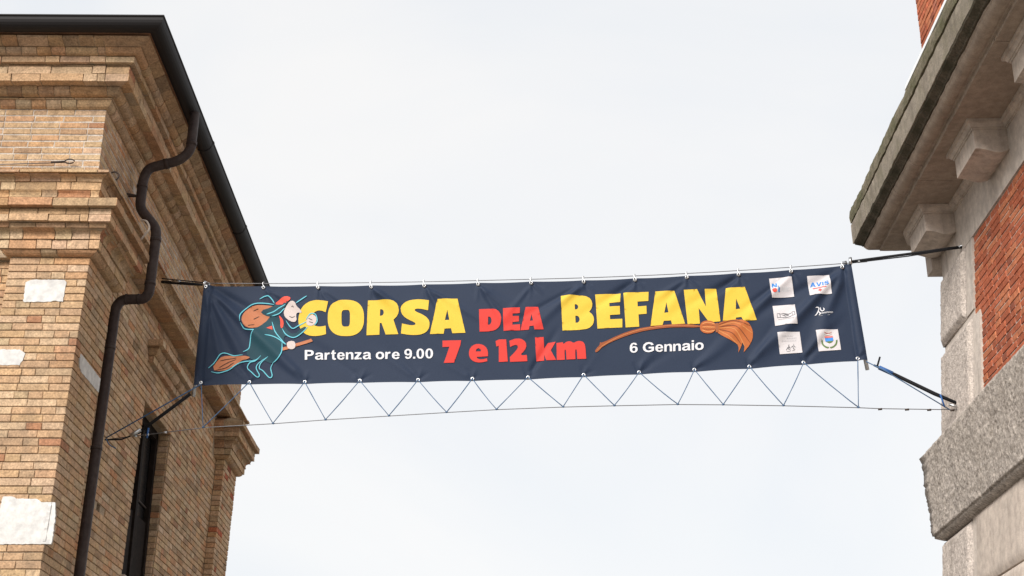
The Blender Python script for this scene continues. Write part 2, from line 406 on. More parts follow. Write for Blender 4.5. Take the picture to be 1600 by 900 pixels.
# ---- mouldings of the left building
FULL = [(-5, 0), (0, 0), (0, 7.90), (-5, 7.90)]
CAPN = [(-PW, .10), (-PW, 0), (0, 0), (0, QS), (-REC - .02, QS)]
CAPF = [(-REC - .02, F0), (0, F0), (0, F1), (-1.5, F1)]
HOOD = [(-REC - .1, 2.93), (-REC, 2.93), (-REC, 4.42), (-REC - .1, 4.42)]
def run(name, parent, path, courses, keep, coremat='mortar'):
    """courses: (profile, piece length). Near pieces become bricks of their own, the others one part"""
    inner = MB()
    for prof, sl, sh in courses:
        pm = min(p for p, z in prof)
        zs = [z for p, z in prof]; zc = (min(zs) + max(zs)) / 2
        ip = [((p - .012) if p > pm + .02 else p - .01, zc + (z - zc) * .93) for p, z in prof]
        sweep(path, 1, ip, None, 0, lambda i, c, v, f: inner.add(v, f), 0, 0)
    base = inner.build(name, M[coremat], parent)
    for prof, sl, sh in courses:
        def emit(i, c, v, f, sh=sh):
            cc = tuple(k * sh for k in tan())
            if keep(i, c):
                mb = MB(); o = Vector(v[0]); mb.add([Vector(p) - o for p in v], f, cc)
                ob = mb.build('moulded_brick', M['brick'], base); ob.location = o
            else: loose.add(v, f, cc)
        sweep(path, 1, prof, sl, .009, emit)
    return base
near_front = lambda i, c: (c.y < .03 and c.x > -1.25)
near_cap = lambda i, c: c.x > -1.25 and c.y < .95
Bk = -.06
# upper cornice
up = [
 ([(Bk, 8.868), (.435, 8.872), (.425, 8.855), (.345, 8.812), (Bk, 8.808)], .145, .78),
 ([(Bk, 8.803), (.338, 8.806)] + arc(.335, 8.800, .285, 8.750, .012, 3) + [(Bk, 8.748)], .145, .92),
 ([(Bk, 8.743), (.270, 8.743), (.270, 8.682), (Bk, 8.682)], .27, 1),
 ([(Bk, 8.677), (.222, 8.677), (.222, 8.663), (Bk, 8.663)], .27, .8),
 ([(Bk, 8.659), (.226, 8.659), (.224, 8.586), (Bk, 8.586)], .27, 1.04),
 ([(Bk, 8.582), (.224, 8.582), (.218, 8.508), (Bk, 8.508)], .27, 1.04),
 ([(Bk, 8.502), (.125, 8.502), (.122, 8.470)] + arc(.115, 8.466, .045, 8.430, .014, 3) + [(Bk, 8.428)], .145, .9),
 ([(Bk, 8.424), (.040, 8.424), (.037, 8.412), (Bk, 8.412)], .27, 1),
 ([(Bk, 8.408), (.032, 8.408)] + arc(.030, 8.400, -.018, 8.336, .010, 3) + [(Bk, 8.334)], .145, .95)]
run('cornice', LB, FULL, up, near_front)
# string moulding
Bs = -.19
mid = [
 ([(Bs, 7.668), (-.02, 7.664), (.106, 7.624), (.107, 7.599), (Bs, 7.597)], .30, .95),
 ([(Bs, 7.592), (.088, 7.592)] + arc(.080, 7.588, .026, 7.540, -.014, 3) + [(Bs, 7.538)], .145, .85),
 ([(Bs, 7.533), (.024, 7.533), (.022, 7.458), (Bs, 7.458)], .27, 1.03),
 ([(Bs, 7.453)] + arc(.026, 7.450, .050, 7.365, -.030, 5)[::1] + [(Bs, 7.362)], .145, .92)]
run('string_moulding', LB, FULL, mid, near_front)
# pilaster capitals
def capital(path, keep):
    Bc = -.10
    c = [
     ([(Bc, 7.358), (.06, 7.356), (.245, 7.268), (.258, 7.258), (.258, 7.186), (Bc, 7.186)], .40, .86),
     ([(Bc, 7.181), (.200, 7.181), (.202, 7.126), (Bc, 7.126)], .27, .92),
     ([(Bc, 7.121), (.204, 7.121), (.203, 7.057), (Bc, 7.057)], .27, 1.04),
     ([(Bc, 7.052), (.165, 7.052), (.150, 7.014), (Bc, 7.014)], .27, .85),
     ([(Bc, 7.009)] + arc(.160, 7.007, .104, 6.920, -.030, 5) + [(Bc, 6.918)], .145, .92),
     ([(Bc, 6.912), (.092, 6.912), (.088, 6.830), (Bc, 6.830)], .27, 1.05),
     ([(Bc, 6.826)] + arc(.075, 6.824, .006, 6.782, .012, 3) + [(Bc, 6.780)], .145, .92)]
    return run('capital', LB, path, c, keep)
capital(CAPN, near_cap)
capital(CAPF, lambda i, c: False)
hd = [
 ([(-.05, 6.995), (.17, 6.995), (.17, 6.930), (-.05, 6.930)], .27, .95),
 ([(-.05, 6.925), (.115, 6.925)] + arc(.115, 6.915, .07, 6.845, .012, 3) + [(-.05, 6.843)], .145, .9),
 ([(-.05, 6.838), (.06, 6.838), (.05, 6.775), (-.05, 6.775)], .145, .9)]
run('window_hood', LB, HOOD, hd, lambda i, c: False)
tag(loose.build('brickwork', M['brick'], LB), kind='stuff')

# ---- gutter and hip roof
gm = MB(); gp = [(.400, 8.985)]
for k in range(13):
    a = math.pi + math.pi * k / 12; gp.append((.500 + .092 * math.cos(a), 8.975 + .098 * math.sin(a)))
gp += [(.604, 8.985), (.600, 8.998), (.588, 8.996), (.586, 8.98)]
for k in range(12, -1, -1):
    a = math.pi + math.pi * k / 12; gp.append((.500 + .084 * math.cos(a), 8.977 + .090 * math.sin(a)))
GP = [(-6, 0), (0, 0), (0, 8.05), (-6, 8.05)]
sweep(GP, 1, gp, None, 0, lambda i, c, v, f: gm.add(v, f), 0, 0)
gut = gm.build('gutter', M['gutter'], LB)
for v_ in (1.9, 4.1, 6.2):
    gj = MB(); sweep([(0, v_), (0, v_ + .035)], 1, [(.50 + (p - .50) * 1.05, 8.975 + (z - 8.975) * 1.05) for p, z in gp], None, 0, lambda i, c, v, f: gj.add(v, f), 0, 0); gj.build('gutter_joint', M['gutter'], gut)
rf_ = MB(); g = .45
rf_.add([(-9, -g, 8.90), (g, -g, 8.90), (g, 8.05 + g, 8.90), (-9, 8.05 + g, 8.90), (-9, 3.9, 10.3), (-3.9, 3.9, 10.3)],
        [(0,1,5,4), (1,2,5), (2,3,4,5), (0,3,2,1)])
roof = rf_.build('roof', M['roof'], LB)
hp = MB()
for k in range(8):
    t0, t1 = k / 8, (k + 1) / 8 + .02
    A = Vector((.40, -.40, 8.99)).lerp(Vector((-3.9, 3.9, 10.34)), t0); B = Vector((.40, -.40, 8.97)).lerp(Vector((-3.9, 3.9, 10.32)), t1)
    hp.tube([A, B], [.085, .075], 10)
hp.build('hip_tile', M['gutter'], roof, True)

# ---- downpipe
PV = 1.10
pp = [(.56, PV, 8.90), (.555, PV, 8.46), (.45, PV, 8.345), (.14, PV, 8.255), (.098, PV, 8.13), (.096, PV, 7.80), (.285, PV, 7.575),
      (.29, PV, 7.44), (.278, PV, 6.87), (.235, PV, 6.81), (.02, PV, 6.803), (-.036, PV, 6.72), (-.0865, PV, 4.3), (-.16, PV, 0)]
pb = MB(); pb.tube(bend(pp, .075, 6), .051, 14)
pipe = pb.build('downpipe', M['pipe'], LB, True)
def collar(a, b, parent=pipe, r=.056):
    c = MB(); c.tube([a, b], r, 14); return c.build('pipe_collar', M['pipe'], parent, True)
for a, b in (((.558, PV, 8.56), (.556, PV, 8.52)), ((.34, PV, 8.313), (.30, PV, 8.301)), ((.096, PV, 8.06), (.096, PV, 8.03)),
             ((.29, PV, 7.47), (.289, PV, 7.43)), ((.280, PV, 6.99), (.280, PV, 6.96)), ((.19, PV, 6.808), (.175, PV, 6.808)),
             ((-.044, PV, 6.31), (-.046, PV, 6.28)), ((-.066, PV, 5.3), (-.0665, PV, 5.27)), ((.07, PV, 6.805), (.055, PV, 6.804))):
    collar(a, b)
bk = MB(); bk.tube([(-.03, PV - .01, 7.93), (.075, PV - .01, 7.93)], .010, 6)
bk.tube([(-.06, PV - .085, 7.93), (.07, PV - .02, 7.93)], .010, 6); bk.build('pipe_bracket', M['iron'], pipe)

# ---- window in the street side
wv0, wv1, wz0, wz1 = WIN; wx = -REC - .115
def W(mb, a, b): mb.box(a, b)
wm = MB(); xo = lean((0, 0, 5.4))[0]
wm.box((wx - .10 + xo, wv0, wz0), (wx - .06 + xo, wv1, wz1)); 
win = wm.build('window', M['glass'], LB)
fm = MB()
for (a, b, c_, d_) in ((wv0, wv0 + .09, wz0, wz1), (wv1 - .09, wv1, wz0, wz1), (wv0, wv1, wz1 - .10, wz1), ((wv0+wv1)/2 - .045, (wv0+wv1)/2 + .045, wz0, wz1)):
    fm.box((wx - .055 + xo, a, c_ ), (wx + xo, b, d_))
fm.build('window_frame', M['wood'], win)
sm = MB()
for k in range(2):
    a = wv0 + .10 + k * .62
    sm.box((wx - .05 + xo, a, wz0 + .03), (wx - .025 + xo, a + .50, wz0 + .85))
sm.build('window_panel', M['wood'], win)
rm = MB(); rm.tube([(-REC - .16 + xo, wv0 - .05, 5.46), (-REC - .16 + xo, wv1 + .02, 5.45)], .011, 8); rm.build('iron_bar', M['iron'], win, True)
sl_ = MB(); sl_.box((-REC - .35 - .08, wv0 - .02, wz0 - .07), (-REC + .035 - .08, wv1 + .02, wz0 + .03)); sl_.build('window_sill', M['stone'], win)

# ---- white plaster patches on the brickwork
def patch(parent, pts, frame, name='plaster_patch', th=.006, seed=1):
    r = random.Random(seed); out = []
    for i in range(len(pts)):
        a, b = Vector(pts[i]), Vector(pts[(i + 1) % len(pts)]); n = max(2, int((b - a).length / .018))
        for k in range(n):
            p = a.lerp(b, k / n); out.append((p.x + r.uniform(-.004, .004), p.y + r.uniform(-.003, .003)))
    m = len(out); v = [frame(x, z, th) for x, z in out] + [frame(x, z, -.02) for x, z in out]
    f = [tuple(range(m))] + [(k, (k+1) % m, m + (k+1) % m, m + k) for k in range(m)]
    mb = MB(); mb.add(v, f); return mb.build(name, M['plaster'], parent, warp=lean)
FR = lambda x, z, t: (x, -t, z); SD = lambda y, z, t: (t, y, z)
patch(wall, [(-.540, 6.338), (-.30, 6.340), (-.27, 6.352), (-.185, 6.340), (-.180, 6.53), (-.20, 6.556), (-.49, 6.556), (-.545, 6.53)], FR, seed=2)
patch(wall, [(-.80, 5.735), (-.475, 5.735), (-.455, 5.78), (-.44, 5.845), (-.50, 5.88), (-.80, 5.885)], FR, seed=3)
patch(wall, [(-.455, 4.14), (-.40, 4.135), (.055, 4.14), (.06, 4.18), (.055, 4.36), (.035, 4.50), (-.08, 4.50), (-.12, 4.525), (-.30, 4.53), (-.34, 4.55), (-.42, 4.545)], FR, seed=4)
patch(wall, [(.18, 5.775), (.24, 5.755), (QS, 5.755), (QS, 5.89), (.16, 5.90), (.145, 5.84)], SD, seed=5)
patch(wall, [(-.012, 4.16), (.07, 4.17), (.05, 4.30), (.075, 4.45), (.04, 4.51), (-.012, 4.50)], SD, seed=6)

# ================================================================== right building (stone and red brick)
RB = empty('stone_building', (4.2403, 12.9217, 0), R(-1.2))
tag(RB, 'pale stone and red brick building with bracketed cornice and rough quoins on the right', 'building')
def batter(p):
    x, y, z = p
    if z < 7.0:
        t = .085 * (7.0 - z); x -= t; y += t * max(0, min(1, (y + 3) / 3))
    return (x, y, z)
ER, NR = (0, -1), (-1, 0)
V0 = -6.0
rc = MB()
rc.box((.02, V0, 0), (5, -.02, 7.5))
# brick panel ground: mortar sheet
rwall = None
cm = MB(); 
for k in range(12):      # body, cut into heights so that the batter bends it smoothly
    z0, z1 = k * 7.5 / 12, (k + 1) * 7.5 / 12
    cm.box((.0275, V0, z0), (5, -.03, z1))
rwall = cm.build('wall', M['mortar_pale'], RB, warp=batter)
# smooth frieze under the cornice
fz = MB(); fz.box((0, V0, 6.965), (4.6, 0, 7.42))
frz = fz.build('frieze', M['palesmooth'], RB)
def block(name, v0, v1, z0, z1, proud=.035, m='palestone', cham=.045, rough=.011, seed=0, parent=None, back=.04, res=.0125, corner=True):
    """a dressed block with a hammered face and chamfered edges on the street face; the far end turns the corner"""
    mb = MB(); nv = max(2, int(abs(v1 - v0) / res)); nz = max(2, int((z1 - z0) / res))
    def pt(a, b):
        v = v0 + (v1 - v0) * a; z = z0 + (z1 - z0) * b
        dl = min(abs(v - v0), abs(v1 - v), z - z0, z1 - z); ch = max(0, cham - dl) / cham
        nse = noise.noise(Vector((v * 24, z * 24, seed))) * .6 + noise.noise(Vector((v * 55, z * 55, seed + 9))) * .5
        x = -proud + ch * (proud - .0) + nse * rough * (1 - ch)
        return (x, v, z)
    vs = [pt(i / nv, k / nz) for k in range(nz + 1) for i in range(nv + 1)]
    fs = [(k*(nv+1)+i, k*(nv+1)+i+1, (k+1)*(nv+1)+i+1, (k+1)*(nv+1)+i) for k in range(nz) for i in range(nv)]
    mb.add(vs, fs)
    mb.box((.001, v0, z0), (back, v1, z1))
    if corner and v1 > -.2:        # the return face of the quoin
        n2 = int(.6 / .02)
        def pf(a, b):
            x = .0 + .62 * a; z = z0 + (z1 - z0) * b; dl = min(x, .62 - x, z - z0, z1 - z); ch = max(0, cham - dl) / cham
            nse = noise.noise(Vector((x * 24, z * 24, seed + 5))) * .6 + noise.noise(Vector((x * 55, z * 55, seed + 3))) * .5
            return (x, v1 + proud - ch * proud + nse * rough * (1 - ch), z)
        nz2 = max(2, int((z1 - z0) / .02))
        vs = [pf(i / n2, k / nz2) for k in range(nz2 + 1) for i in range(n2 + 1)]
        fs = [(k*(n2+1)+i, k*(n2+1)+i+1, (k+1)*(n2+1)+i+1, (k+1)*(n2+1)+i) for k in range(nz2) for i in range(n2)]
        mb.add(vs, fs); mb.box((.001, v1 - .05, z0), (.62, v1 - .0005, z1))
    return mb.build(name, M[m], parent or RB, smooth=True, warp=batter)
def slab(name, a, b, m='palesmooth', parent=None, warp=batter):
    mb = MB(); mb.box(a, b); o = mb.build(name, M[m], parent or RB, warp=warp)
    return o
# quoins: rough blocks with smooth margins and recessed joints
block('quoin', -.80, 0, 6.275, 6.955, seed=1)
slab('margin', (.004, -1.02, 6.275), (.06, -.805, 6.96))
block('quoin', -.98, 0, 5.30, 6.195, seed=2)
slab('margin', (.004, -1.205, 5.30), (.06, -.985, 6.195))
slab('joint_band', (.016, -1.02, 6.198), (.62, -.014, 6.272))
block('quoin', -.86, 0, 3.55, 4.40, seed=3)
slab('margin', (.004, -.955, 2.6), (.06, -.865, 4.43))
slab('joint_band', (.016, -.86, 3.47), (.6, -.014, 3.546))
block('quoin', -.86, 0, 2.55, 3.465, seed=4, res=.03)
block('ashlar_block', -2.2, -.985, 3.80, 4.42, proud=.02, seed=6, rough=.004, m='stone', corner=False, res=.03)
block('ashlar_block', -2.2, -.985, 3.05, 3.78, proud=.02, seed=7, rough=.004, m='stone', corner=False, res=.03)
block('ashlar_block', -3.6, -2.22, 3.80, 4.42, proud=.02, seed=8, rough=.004, m='stone', corner=False, res=.03)
# hammered ledge
def ledge():
    prof = [(-.05, 5.45), (.03, 5.41)]
    top = [(.03 + .15 * k / 12, 5.41 - .17 * k / 12) for k in range(1, 13)]
    face = [(.18 - .09 * k / 52, 5.24 - .76 * k / 52) for k in range(1, 53)]
    prof = prof + top + face + [(.075, 4.478), (.072, 4.455), (.0, 4.42), (-.05, 4.42)]
    n = len(prof); path = [(0.0, V0 + .5 + k * (abs(V0) - .5) / 380) for k in range(381)] 
    mb = MB(); vs = []
    for k, (x, y) in enumerate(path):
        for i, (p, z) in enumerate(prof):
            nse = (noise.noise(Vector((y * 24, z * 24, 40))) * .7 + noise.noise(Vector((y * 52, z * 52, 43))) * .6 + noise.noise(Vector((y * 5, z * 5, 47))) * .8) * .015 if 1 < i < n - 4 else 0
            q = p + nse; d = q if k == len(path) - 1 else 0
            vs.append((x - q, y + d, z))
    m = len(path)
    fs = [(k*n+i, k*n+(i+1) % n, (k+1)*n+(i+1) % n, (k+1)*n+i) for k in range(m - 1) for i in range(n)]
    base = len(vs); 
    for j in range(1, 60):      # return along the far face
        x = j * .04
        for i, (p, z) in enumerate(prof):
            nse = (noise.noise(Vector((x * 24, z * 24, 50))) * .6 + noise.noise(Vector((x * 52, z * 52, 53))) * .5) * .012 if 1 < i < n - 4 else 0
            vs.append((x, p + nse, z))
    for j in range(59):
        a = (m - 1) * n if j == 0 else base + (j - 1) * n; b = base + j * n
        fs += [(a + i, a + (i+1) % n, b + (i+1) % n, b + i) for i in range(n)]
    mb.add(vs, fs); return mb.build('ledge', M['roughstone'], RB, smooth=True, warp=batter)
ledge()
# red brick panel, each brick its own
for i, (z, h) in enumerate(course_list(5.30, 6.962, .0695)):
    J = .013; edge = 1.025 if z > 6.19 else 1.21
    for (x, Ln) in bond(edge, 3.1, J * 1.5, long=.25, short=.12, headers=.42, first=(.12 if i % 2 else None)):
        place_brick(rwall, (0.022, -x), ER, NR, z + J/2, Ln, h - J, .08, 'red', warp=batter)
# cornice of stone pieces
RP = [(0, V0), (0, 0), (4.4, 0)]
def stones(name, prof, sl, m, gap=.006, parent=None, wear=.006):
    def emit(i, c, v, f):
        bm = bmesh.new(); bv = [bm.verts.new(p) for p in v]
        for q in f: bm.faces.new([bv[k] for k in q])
        n = len(prof)
        el = [e for e in bm.edges if abs(e.verts[0].index - e.verts[1].index) >= 0 and e.calc_length() > .35]
        bmesh.ops.subdivide_edges(bm, edges=el, cuts=22, use_grid_fill=False)
        for q in bm.verts:                          # worn, uneven faces and edges
            p = q.co; k = wear * (noise.noise(Vector((p.x * 9, p.y * 9, p.z * 9))) + .7 * noise.noise(Vector((p.x * 28, p.y * 28, p.z * 28))))
            q.co += Vector((-k if i == 0 else 0, k if i else 0, k * .8))
        bm.verts.index_update(); mb = MB(); mb.add([q.co for q in bm.verts], [tuple(w.index for w in q.verts) for q in bm.faces]); bm.free()
        mb.build(name, M[m], parent or RB)
    sweep(RP, -1, prof, sl, gap, emit, .0, .004)
inner = MB(); sweep(RP, -1, [(-.6, 8.02), (.62, 8.02), (.60, 7.62), (.45, 7.53), (.40, 7.50), (-.6, 7.50)], None, 0, lambda i, c, v, f: inner.add(v, f), 0, 0)
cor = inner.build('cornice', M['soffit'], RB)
stones('cornice_cap_stone', [(.3, 8.075), (.60, 8.078), (.655, 8.065), (.684, 8.03), (.694, 7.96), (.688, 7.895), (.3, 7.895)], 1.3, 'moss', parent=cor, wear=.009)
stones('corona_stone', [(.3, 7.891), (.672, 7.891), (.684, 7.87), (.684, 7.80), (.682, 7.658), (.3, 7.658)], 1.5, 'oldstone', parent=cor)
stones('drip_stone', [(.3, 7.654), (.672, 7.654), (.668, 7.640), (.618, 7.606), (.610, 7.592), (.3, 7.592)], 1.5, 'darkmoss', parent=cor)
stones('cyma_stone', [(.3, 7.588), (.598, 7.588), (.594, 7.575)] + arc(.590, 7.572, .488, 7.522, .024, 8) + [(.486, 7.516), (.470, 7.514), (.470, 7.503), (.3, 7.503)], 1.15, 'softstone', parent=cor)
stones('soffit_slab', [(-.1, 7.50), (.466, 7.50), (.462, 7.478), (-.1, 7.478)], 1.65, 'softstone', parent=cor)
# brackets with a bed moulding that breaks round them
BR = [(-5.57, -5.0), (-3.92, -3.35), (-2.27, -1.70), (-.60, -.02)]
bpth = [(0, V0)]
for a, b in BR: bpth += [(0, a), (-.285, a), (-.285, b), (0, b)]
bpth = bpth[:-2] + [(-.285, .0 - .02), (-.20, .20), (.35, .20), (.35, 0), (4.4, 0)]
bm_ = MB(); 
for prof in ([(-.03, 7.476), (.058, 7.476), (.055, 7.446), (-.03, 7.446)], [(-.03, 7.446), (.040, 7.446), (.022, 7.415), (-.03, 7.415)], [(-.03, 7.415), (.012, 7.415), (.010, 7.40), (-.03, 7.40)]):
    sweep(bpth, -1, prof, None, 0, lambda i, c, v, f: bm_.add(v, f), 0, 0)
bm_.build('bed_moulding', M['stone'], RB)
def bracket(a, b, fx=0):
    # side outline (p, z): flat underside that lifts towards the front in an S
    out = [(-.02, 7.415), (.285, 7.415), (.285, 7.222)] + [(.285 - .285 * k / 10, 7.222 - .026 * math.sin(math.pi * k / 10 * 1.0) - .010 * k / 10 + .012 * math.sin(2 * math.pi * k / 10)) for k in range(1, 11)] + [(-.02, 7.212)]
    m = len(out); v = [(-p, a, z) for p, z in out] + [(-p, b, z) for p, z in out]
    f = [tuple(range(m)), tuple(range(m, 2*m))[::-1]] + [(k, (k+1) % m, m + (k+1) % m, m + k) for k in range(m)]
    mb = MB(); mb.add(v, f); return mb.build('bracket', M['stone'], RB)
for a, b in BR: bracket(a, b)
mb = MB(); mb.box((-.09, .005, 7.075), (.33, .20, 7.41)); mb.build('bracket', M['stone'], RB)
# brick attic above the cornice, and white flashing
am = MB(); am.box((.05, V0, 8.0), (4.4, -.14, 10.9)); att = am.build('attic_wall', M['mortar'], RB)
ab = MB()
for (z, h) in course_list(8.05, 10.9, .07):
    for (x, Ln) in bond(.11, 4.2, .009): stuff_brick(ab, (.04, -x), ER, NR, z + .005, Ln, h - .009, .06, 'red', 1.15)
    for (x, Ln) in bond(.05, 1.2, .009): stuff_brick(ab, (1.26 - x, -.10), (-1, 0), (0, 1), z + .005, Ln, h - .009, .06, 'red', 1.15)
tag(ab.build('brickwork', M['redbrick'], RB), kind='stuff')
fl = MB(); sweep([(0, V0), (0, -1.75)], -1, [(.60, 8.085), (.668, 8.085), (.655, 8.145), (.60, 8.15)], None, 0, lambda i, c, v, f: fl.add(v, f), 0, 0)
fl.build('flashing', M['flash'], RB)

#PART2
# ================================================================== banner across the street
# artwork sheet -> position on the hanging banner (s along, z up); BE is its direction in plan
HM = ((.007433961091886947, .000654695225207372, -2.677067839050093), (9.723539840852789e-05, -.006331749961270177, 10.646548892389484), (6.0772124005474394e-05, .0002099399968076229, 1.0))
def art(x, y):
    a = [r[0]*x + r[1]*y + r[2] for r in HM]; return a[0] / a[2], a[1] / a[2]
BE = Vector((.99407, -.10873, 0)); BN = Vector((-.10873, -.99407, 0)); BO = Vector((-3.1, 13.3, 0))
TOPG = [(323,449.5),(412,450),(497,449.5),(580,448.5),(663,447),(747,444.5),(830,442.5),(912,440.5),(992,437.5),(1073,434),(1154,429.5),(1236,424.5),(1316,418)]
BOTG = [(315,599),(390,597.5),(476.5,597),(562.5,595),(653.5,594),(738.3,592),(825,589.8),(912,586),(998.6,582),(1085,578),(1171,573),(1255.6,567),(1340,561)]
FOLDS = []      # (x0,y0,x1,y1, height, half width, fade)
def fold(x0, y0, x1, y1, h, wd): 
    a = art(x0, y0); b = art(x1, y1); FOLDS.append((Vector(a), Vector(b), h * 1.45, wd))
for (a, b, h, wd) in (((326,452),(470,592),.034,.055), ((324,455),(400,600),.028,.055), ((330,451),(520,560),-.016,.06), ((322,460),(352,598),.018,.04),
                      ((1316,420),(1176,570),.030,.055), ((1318,425),(1258,565),.024,.06), ((1312,420),(1120,520),-.018,.06), ((1236,428),(1090,575),.016,.05),
                      ((1171,568),(1290,450),.016,.06), ((1255,562),(1320,480),.016,.05), ((476,592),(380,500),.018,.05)):
    fold(*a, *b, h, wd)
fr = random.Random(11)
for i, (x, y) in enumerate(TOPG):
    if i in (0, 12): continue
    sgn = 1 if i < 6 else -1
    for k in range(3):
        ln = fr.uniform(60, 150); an = fr.uniform(.45, .95)
        fold(x, y + 2, x + sgn * ln * math.cos(an) * fr.uniform(.7, 1.1), y + ln * math.sin(an), fr.uniform(.006, .014) * fr.choice((1, 1, -1)), fr.uniform(.032, .055))
for i, (x, y) in enumerate(BOTG):
    if i in (0, 12): continue
    sgn = -1 if i < 6 else 1
    for k in range(2):
        ln = fr.uniform(50, 110); an = fr.uniform(.5, 1.1)
        fold(x, y - 2, x + sgn * ln * math.cos(an), y - ln * math.sin(an), fr.uniform(.004, .010) * fr.choice((1, -1)), fr.uniform(.03, .05))
for i, (x, y) in enumerate(TOPG):
    for k in range(4):
        an = (.35 + .45 * k + fr.uniform(-.12, .12)); ln = fr.uniform(14, 30)
        fold(x, y, x + ln * math.cos(an), y + ln * math.sin(an), fr.uniform(.004, .007) * (1 if k % 2 else -1), .020)
for i, (x, y) in enumerate(BOTG):
    for k in range(3):
        an = (.5 + .7 * k + fr.uniform(-.15, .15)); ln = fr.uniform(12, 24)
        fold(x, y, x + ln * math.cos(an), y - ln * math.sin(an), fr.uniform(.004, .006) * (1 if k % 2 else -1), .020)
def relief(s, z):
    w_ = .012 * noise.noise(Vector((s * .9, z * 1.6, 3))) + .005 * noise.noise(Vector((s * 3 + z * 2.2, z * 3, 8)))
    p = Vector((s, z))
    for a, b, h, wd in FOLDS:
        d = b - a; l = d.length; d = d / l; q = p - a; t = q.dot(d) / l
        if t < -.05 or t > 1.05: continue
        c = q.x * d.y - q.y * d.x; ww = wd * (.62 + .38 * min(1, max(0, t) * 1.6))
        k = c / ww
        if abs(k) > 3: continue
        tt = max(0, min(1, t)); env = min(1, tt * 7) * (1 - tt) ** .8
        w_ += h * env * math.exp(-k * k) * (1 - .35 * k)
    # pole sleeves at both ends
    for s0, sg in ((.026, 1), (6.405, -1)):
        u = (s - s0 - (z - 6.5) * (.012 if sg > 0 else -.045))
        if abs(u) < .05: w_ += math.sqrt(max(0, 1 - (u / .05) ** 2)) * .030
    return w_
def hang(s, z, lift=0):
    lift = lift and .0045 + lift * .35
    return BO + BE * s + BN * (relief(s, z) + lift) + Vector((0, 0, z))
def lerp(a, b, t): return a + (b - a) * t
def edge_curve(pts):
    """outline of the upper or lower edge from the eyelets: s -> z"""
    q = [art(*p) for p in pts]
    def f(s):
        for i in range(len(q) - 1):
            if s <= q[i+1][0] or i == len(q) - 2:
                t = (s - q[i][0]) / (q[i+1][0] - q[i][0]); return lerp(q[i][1], q[i+1][1], t), abs(t - math.floor(t) - .5) * 2 if 0 <= t <= 1 else 1
    return f
topf, botf = edge_curve([(x, y - 2.8) for x, y in TOPG]), edge_curve([(x, y + 3.4) for x, y in BOTG])
cloth_c = (.0174, .0283, .0555)
mb = MB(); NS_, NZ_ = 620, 96
s00, s01 = art(318.5, 449)[0], art(301.5, 602)[0]; s10, s11 = art(1329.5, 414)[0], art(1355.5, 566)[0]
for j in range(NZ_ + 1):
    for i in range(NS_ + 1):
        a, b = i / NS_, j / NZ_
        s = lerp(lerp(s00, s01, b), lerp(s10, s11, b), a)
        zt, kt = topf(s); zb, kb = botf(s)
        zt -= .006 * (1 - kt * kt); zb += .006 * (1 - kb * kb)
        mb.v.append(tuple(hang(s, lerp(zt, zb, b)))); mb.c.append(cloth_c)
mb.f = [(j*(NS_+1)+i, j*(NS_+1)+i+1, (j+1)*(NS_+1)+i+1, (j+1)*(NS_+1)+i) for j in range(NZ_) for i in range(NS_)]
def cloth_mat(name, attr=True, rough=.62):
    m = mat(name, (.03, .04, .06), rough, .16); t = m.node_tree; b = t.nodes['Principled BSDF']
    a = N(t, 'ShaderNodeAttribute'); a.attribute_name = 'bcol'; geo = N(t, 'ShaderNodeNewGeometry')
    n1 = noise_node(t, 260, 3, .6, geo.outputs['Position']); r1 = ramp(t, n1.outputs['Fac'], [(.3, (.86,)*3), (.7, (1.1,)*3)])
    t.links.new(mixc(t, a.outputs['Color'], r1.outputs[0], 1., 'MULTIPLY'), b.inputs['Base Color'])
    bp = N(t, 'ShaderNodeBump'); bp.inputs['Strength'].default_value = .12; bp.inputs['Distance'].default_value = .002
    t.links.new(n1.outputs['Fac'], bp.inputs['Height']); t.links.new(bp.outputs[0], b.inputs['Normal'])
    b.inputs['Sheen Weight'].default_value = .06
    return m
M['cloth'] = cloth_mat('navy_banner_cloth'); M['ink'] = cloth_mat('printed_ink', rough=.6)
ban = mb.build('banner', M['cloth'], smooth=True)
tag(ban, 'long navy printed cloth banner with yellow and red lettering, strung between the buildings', 'banner')

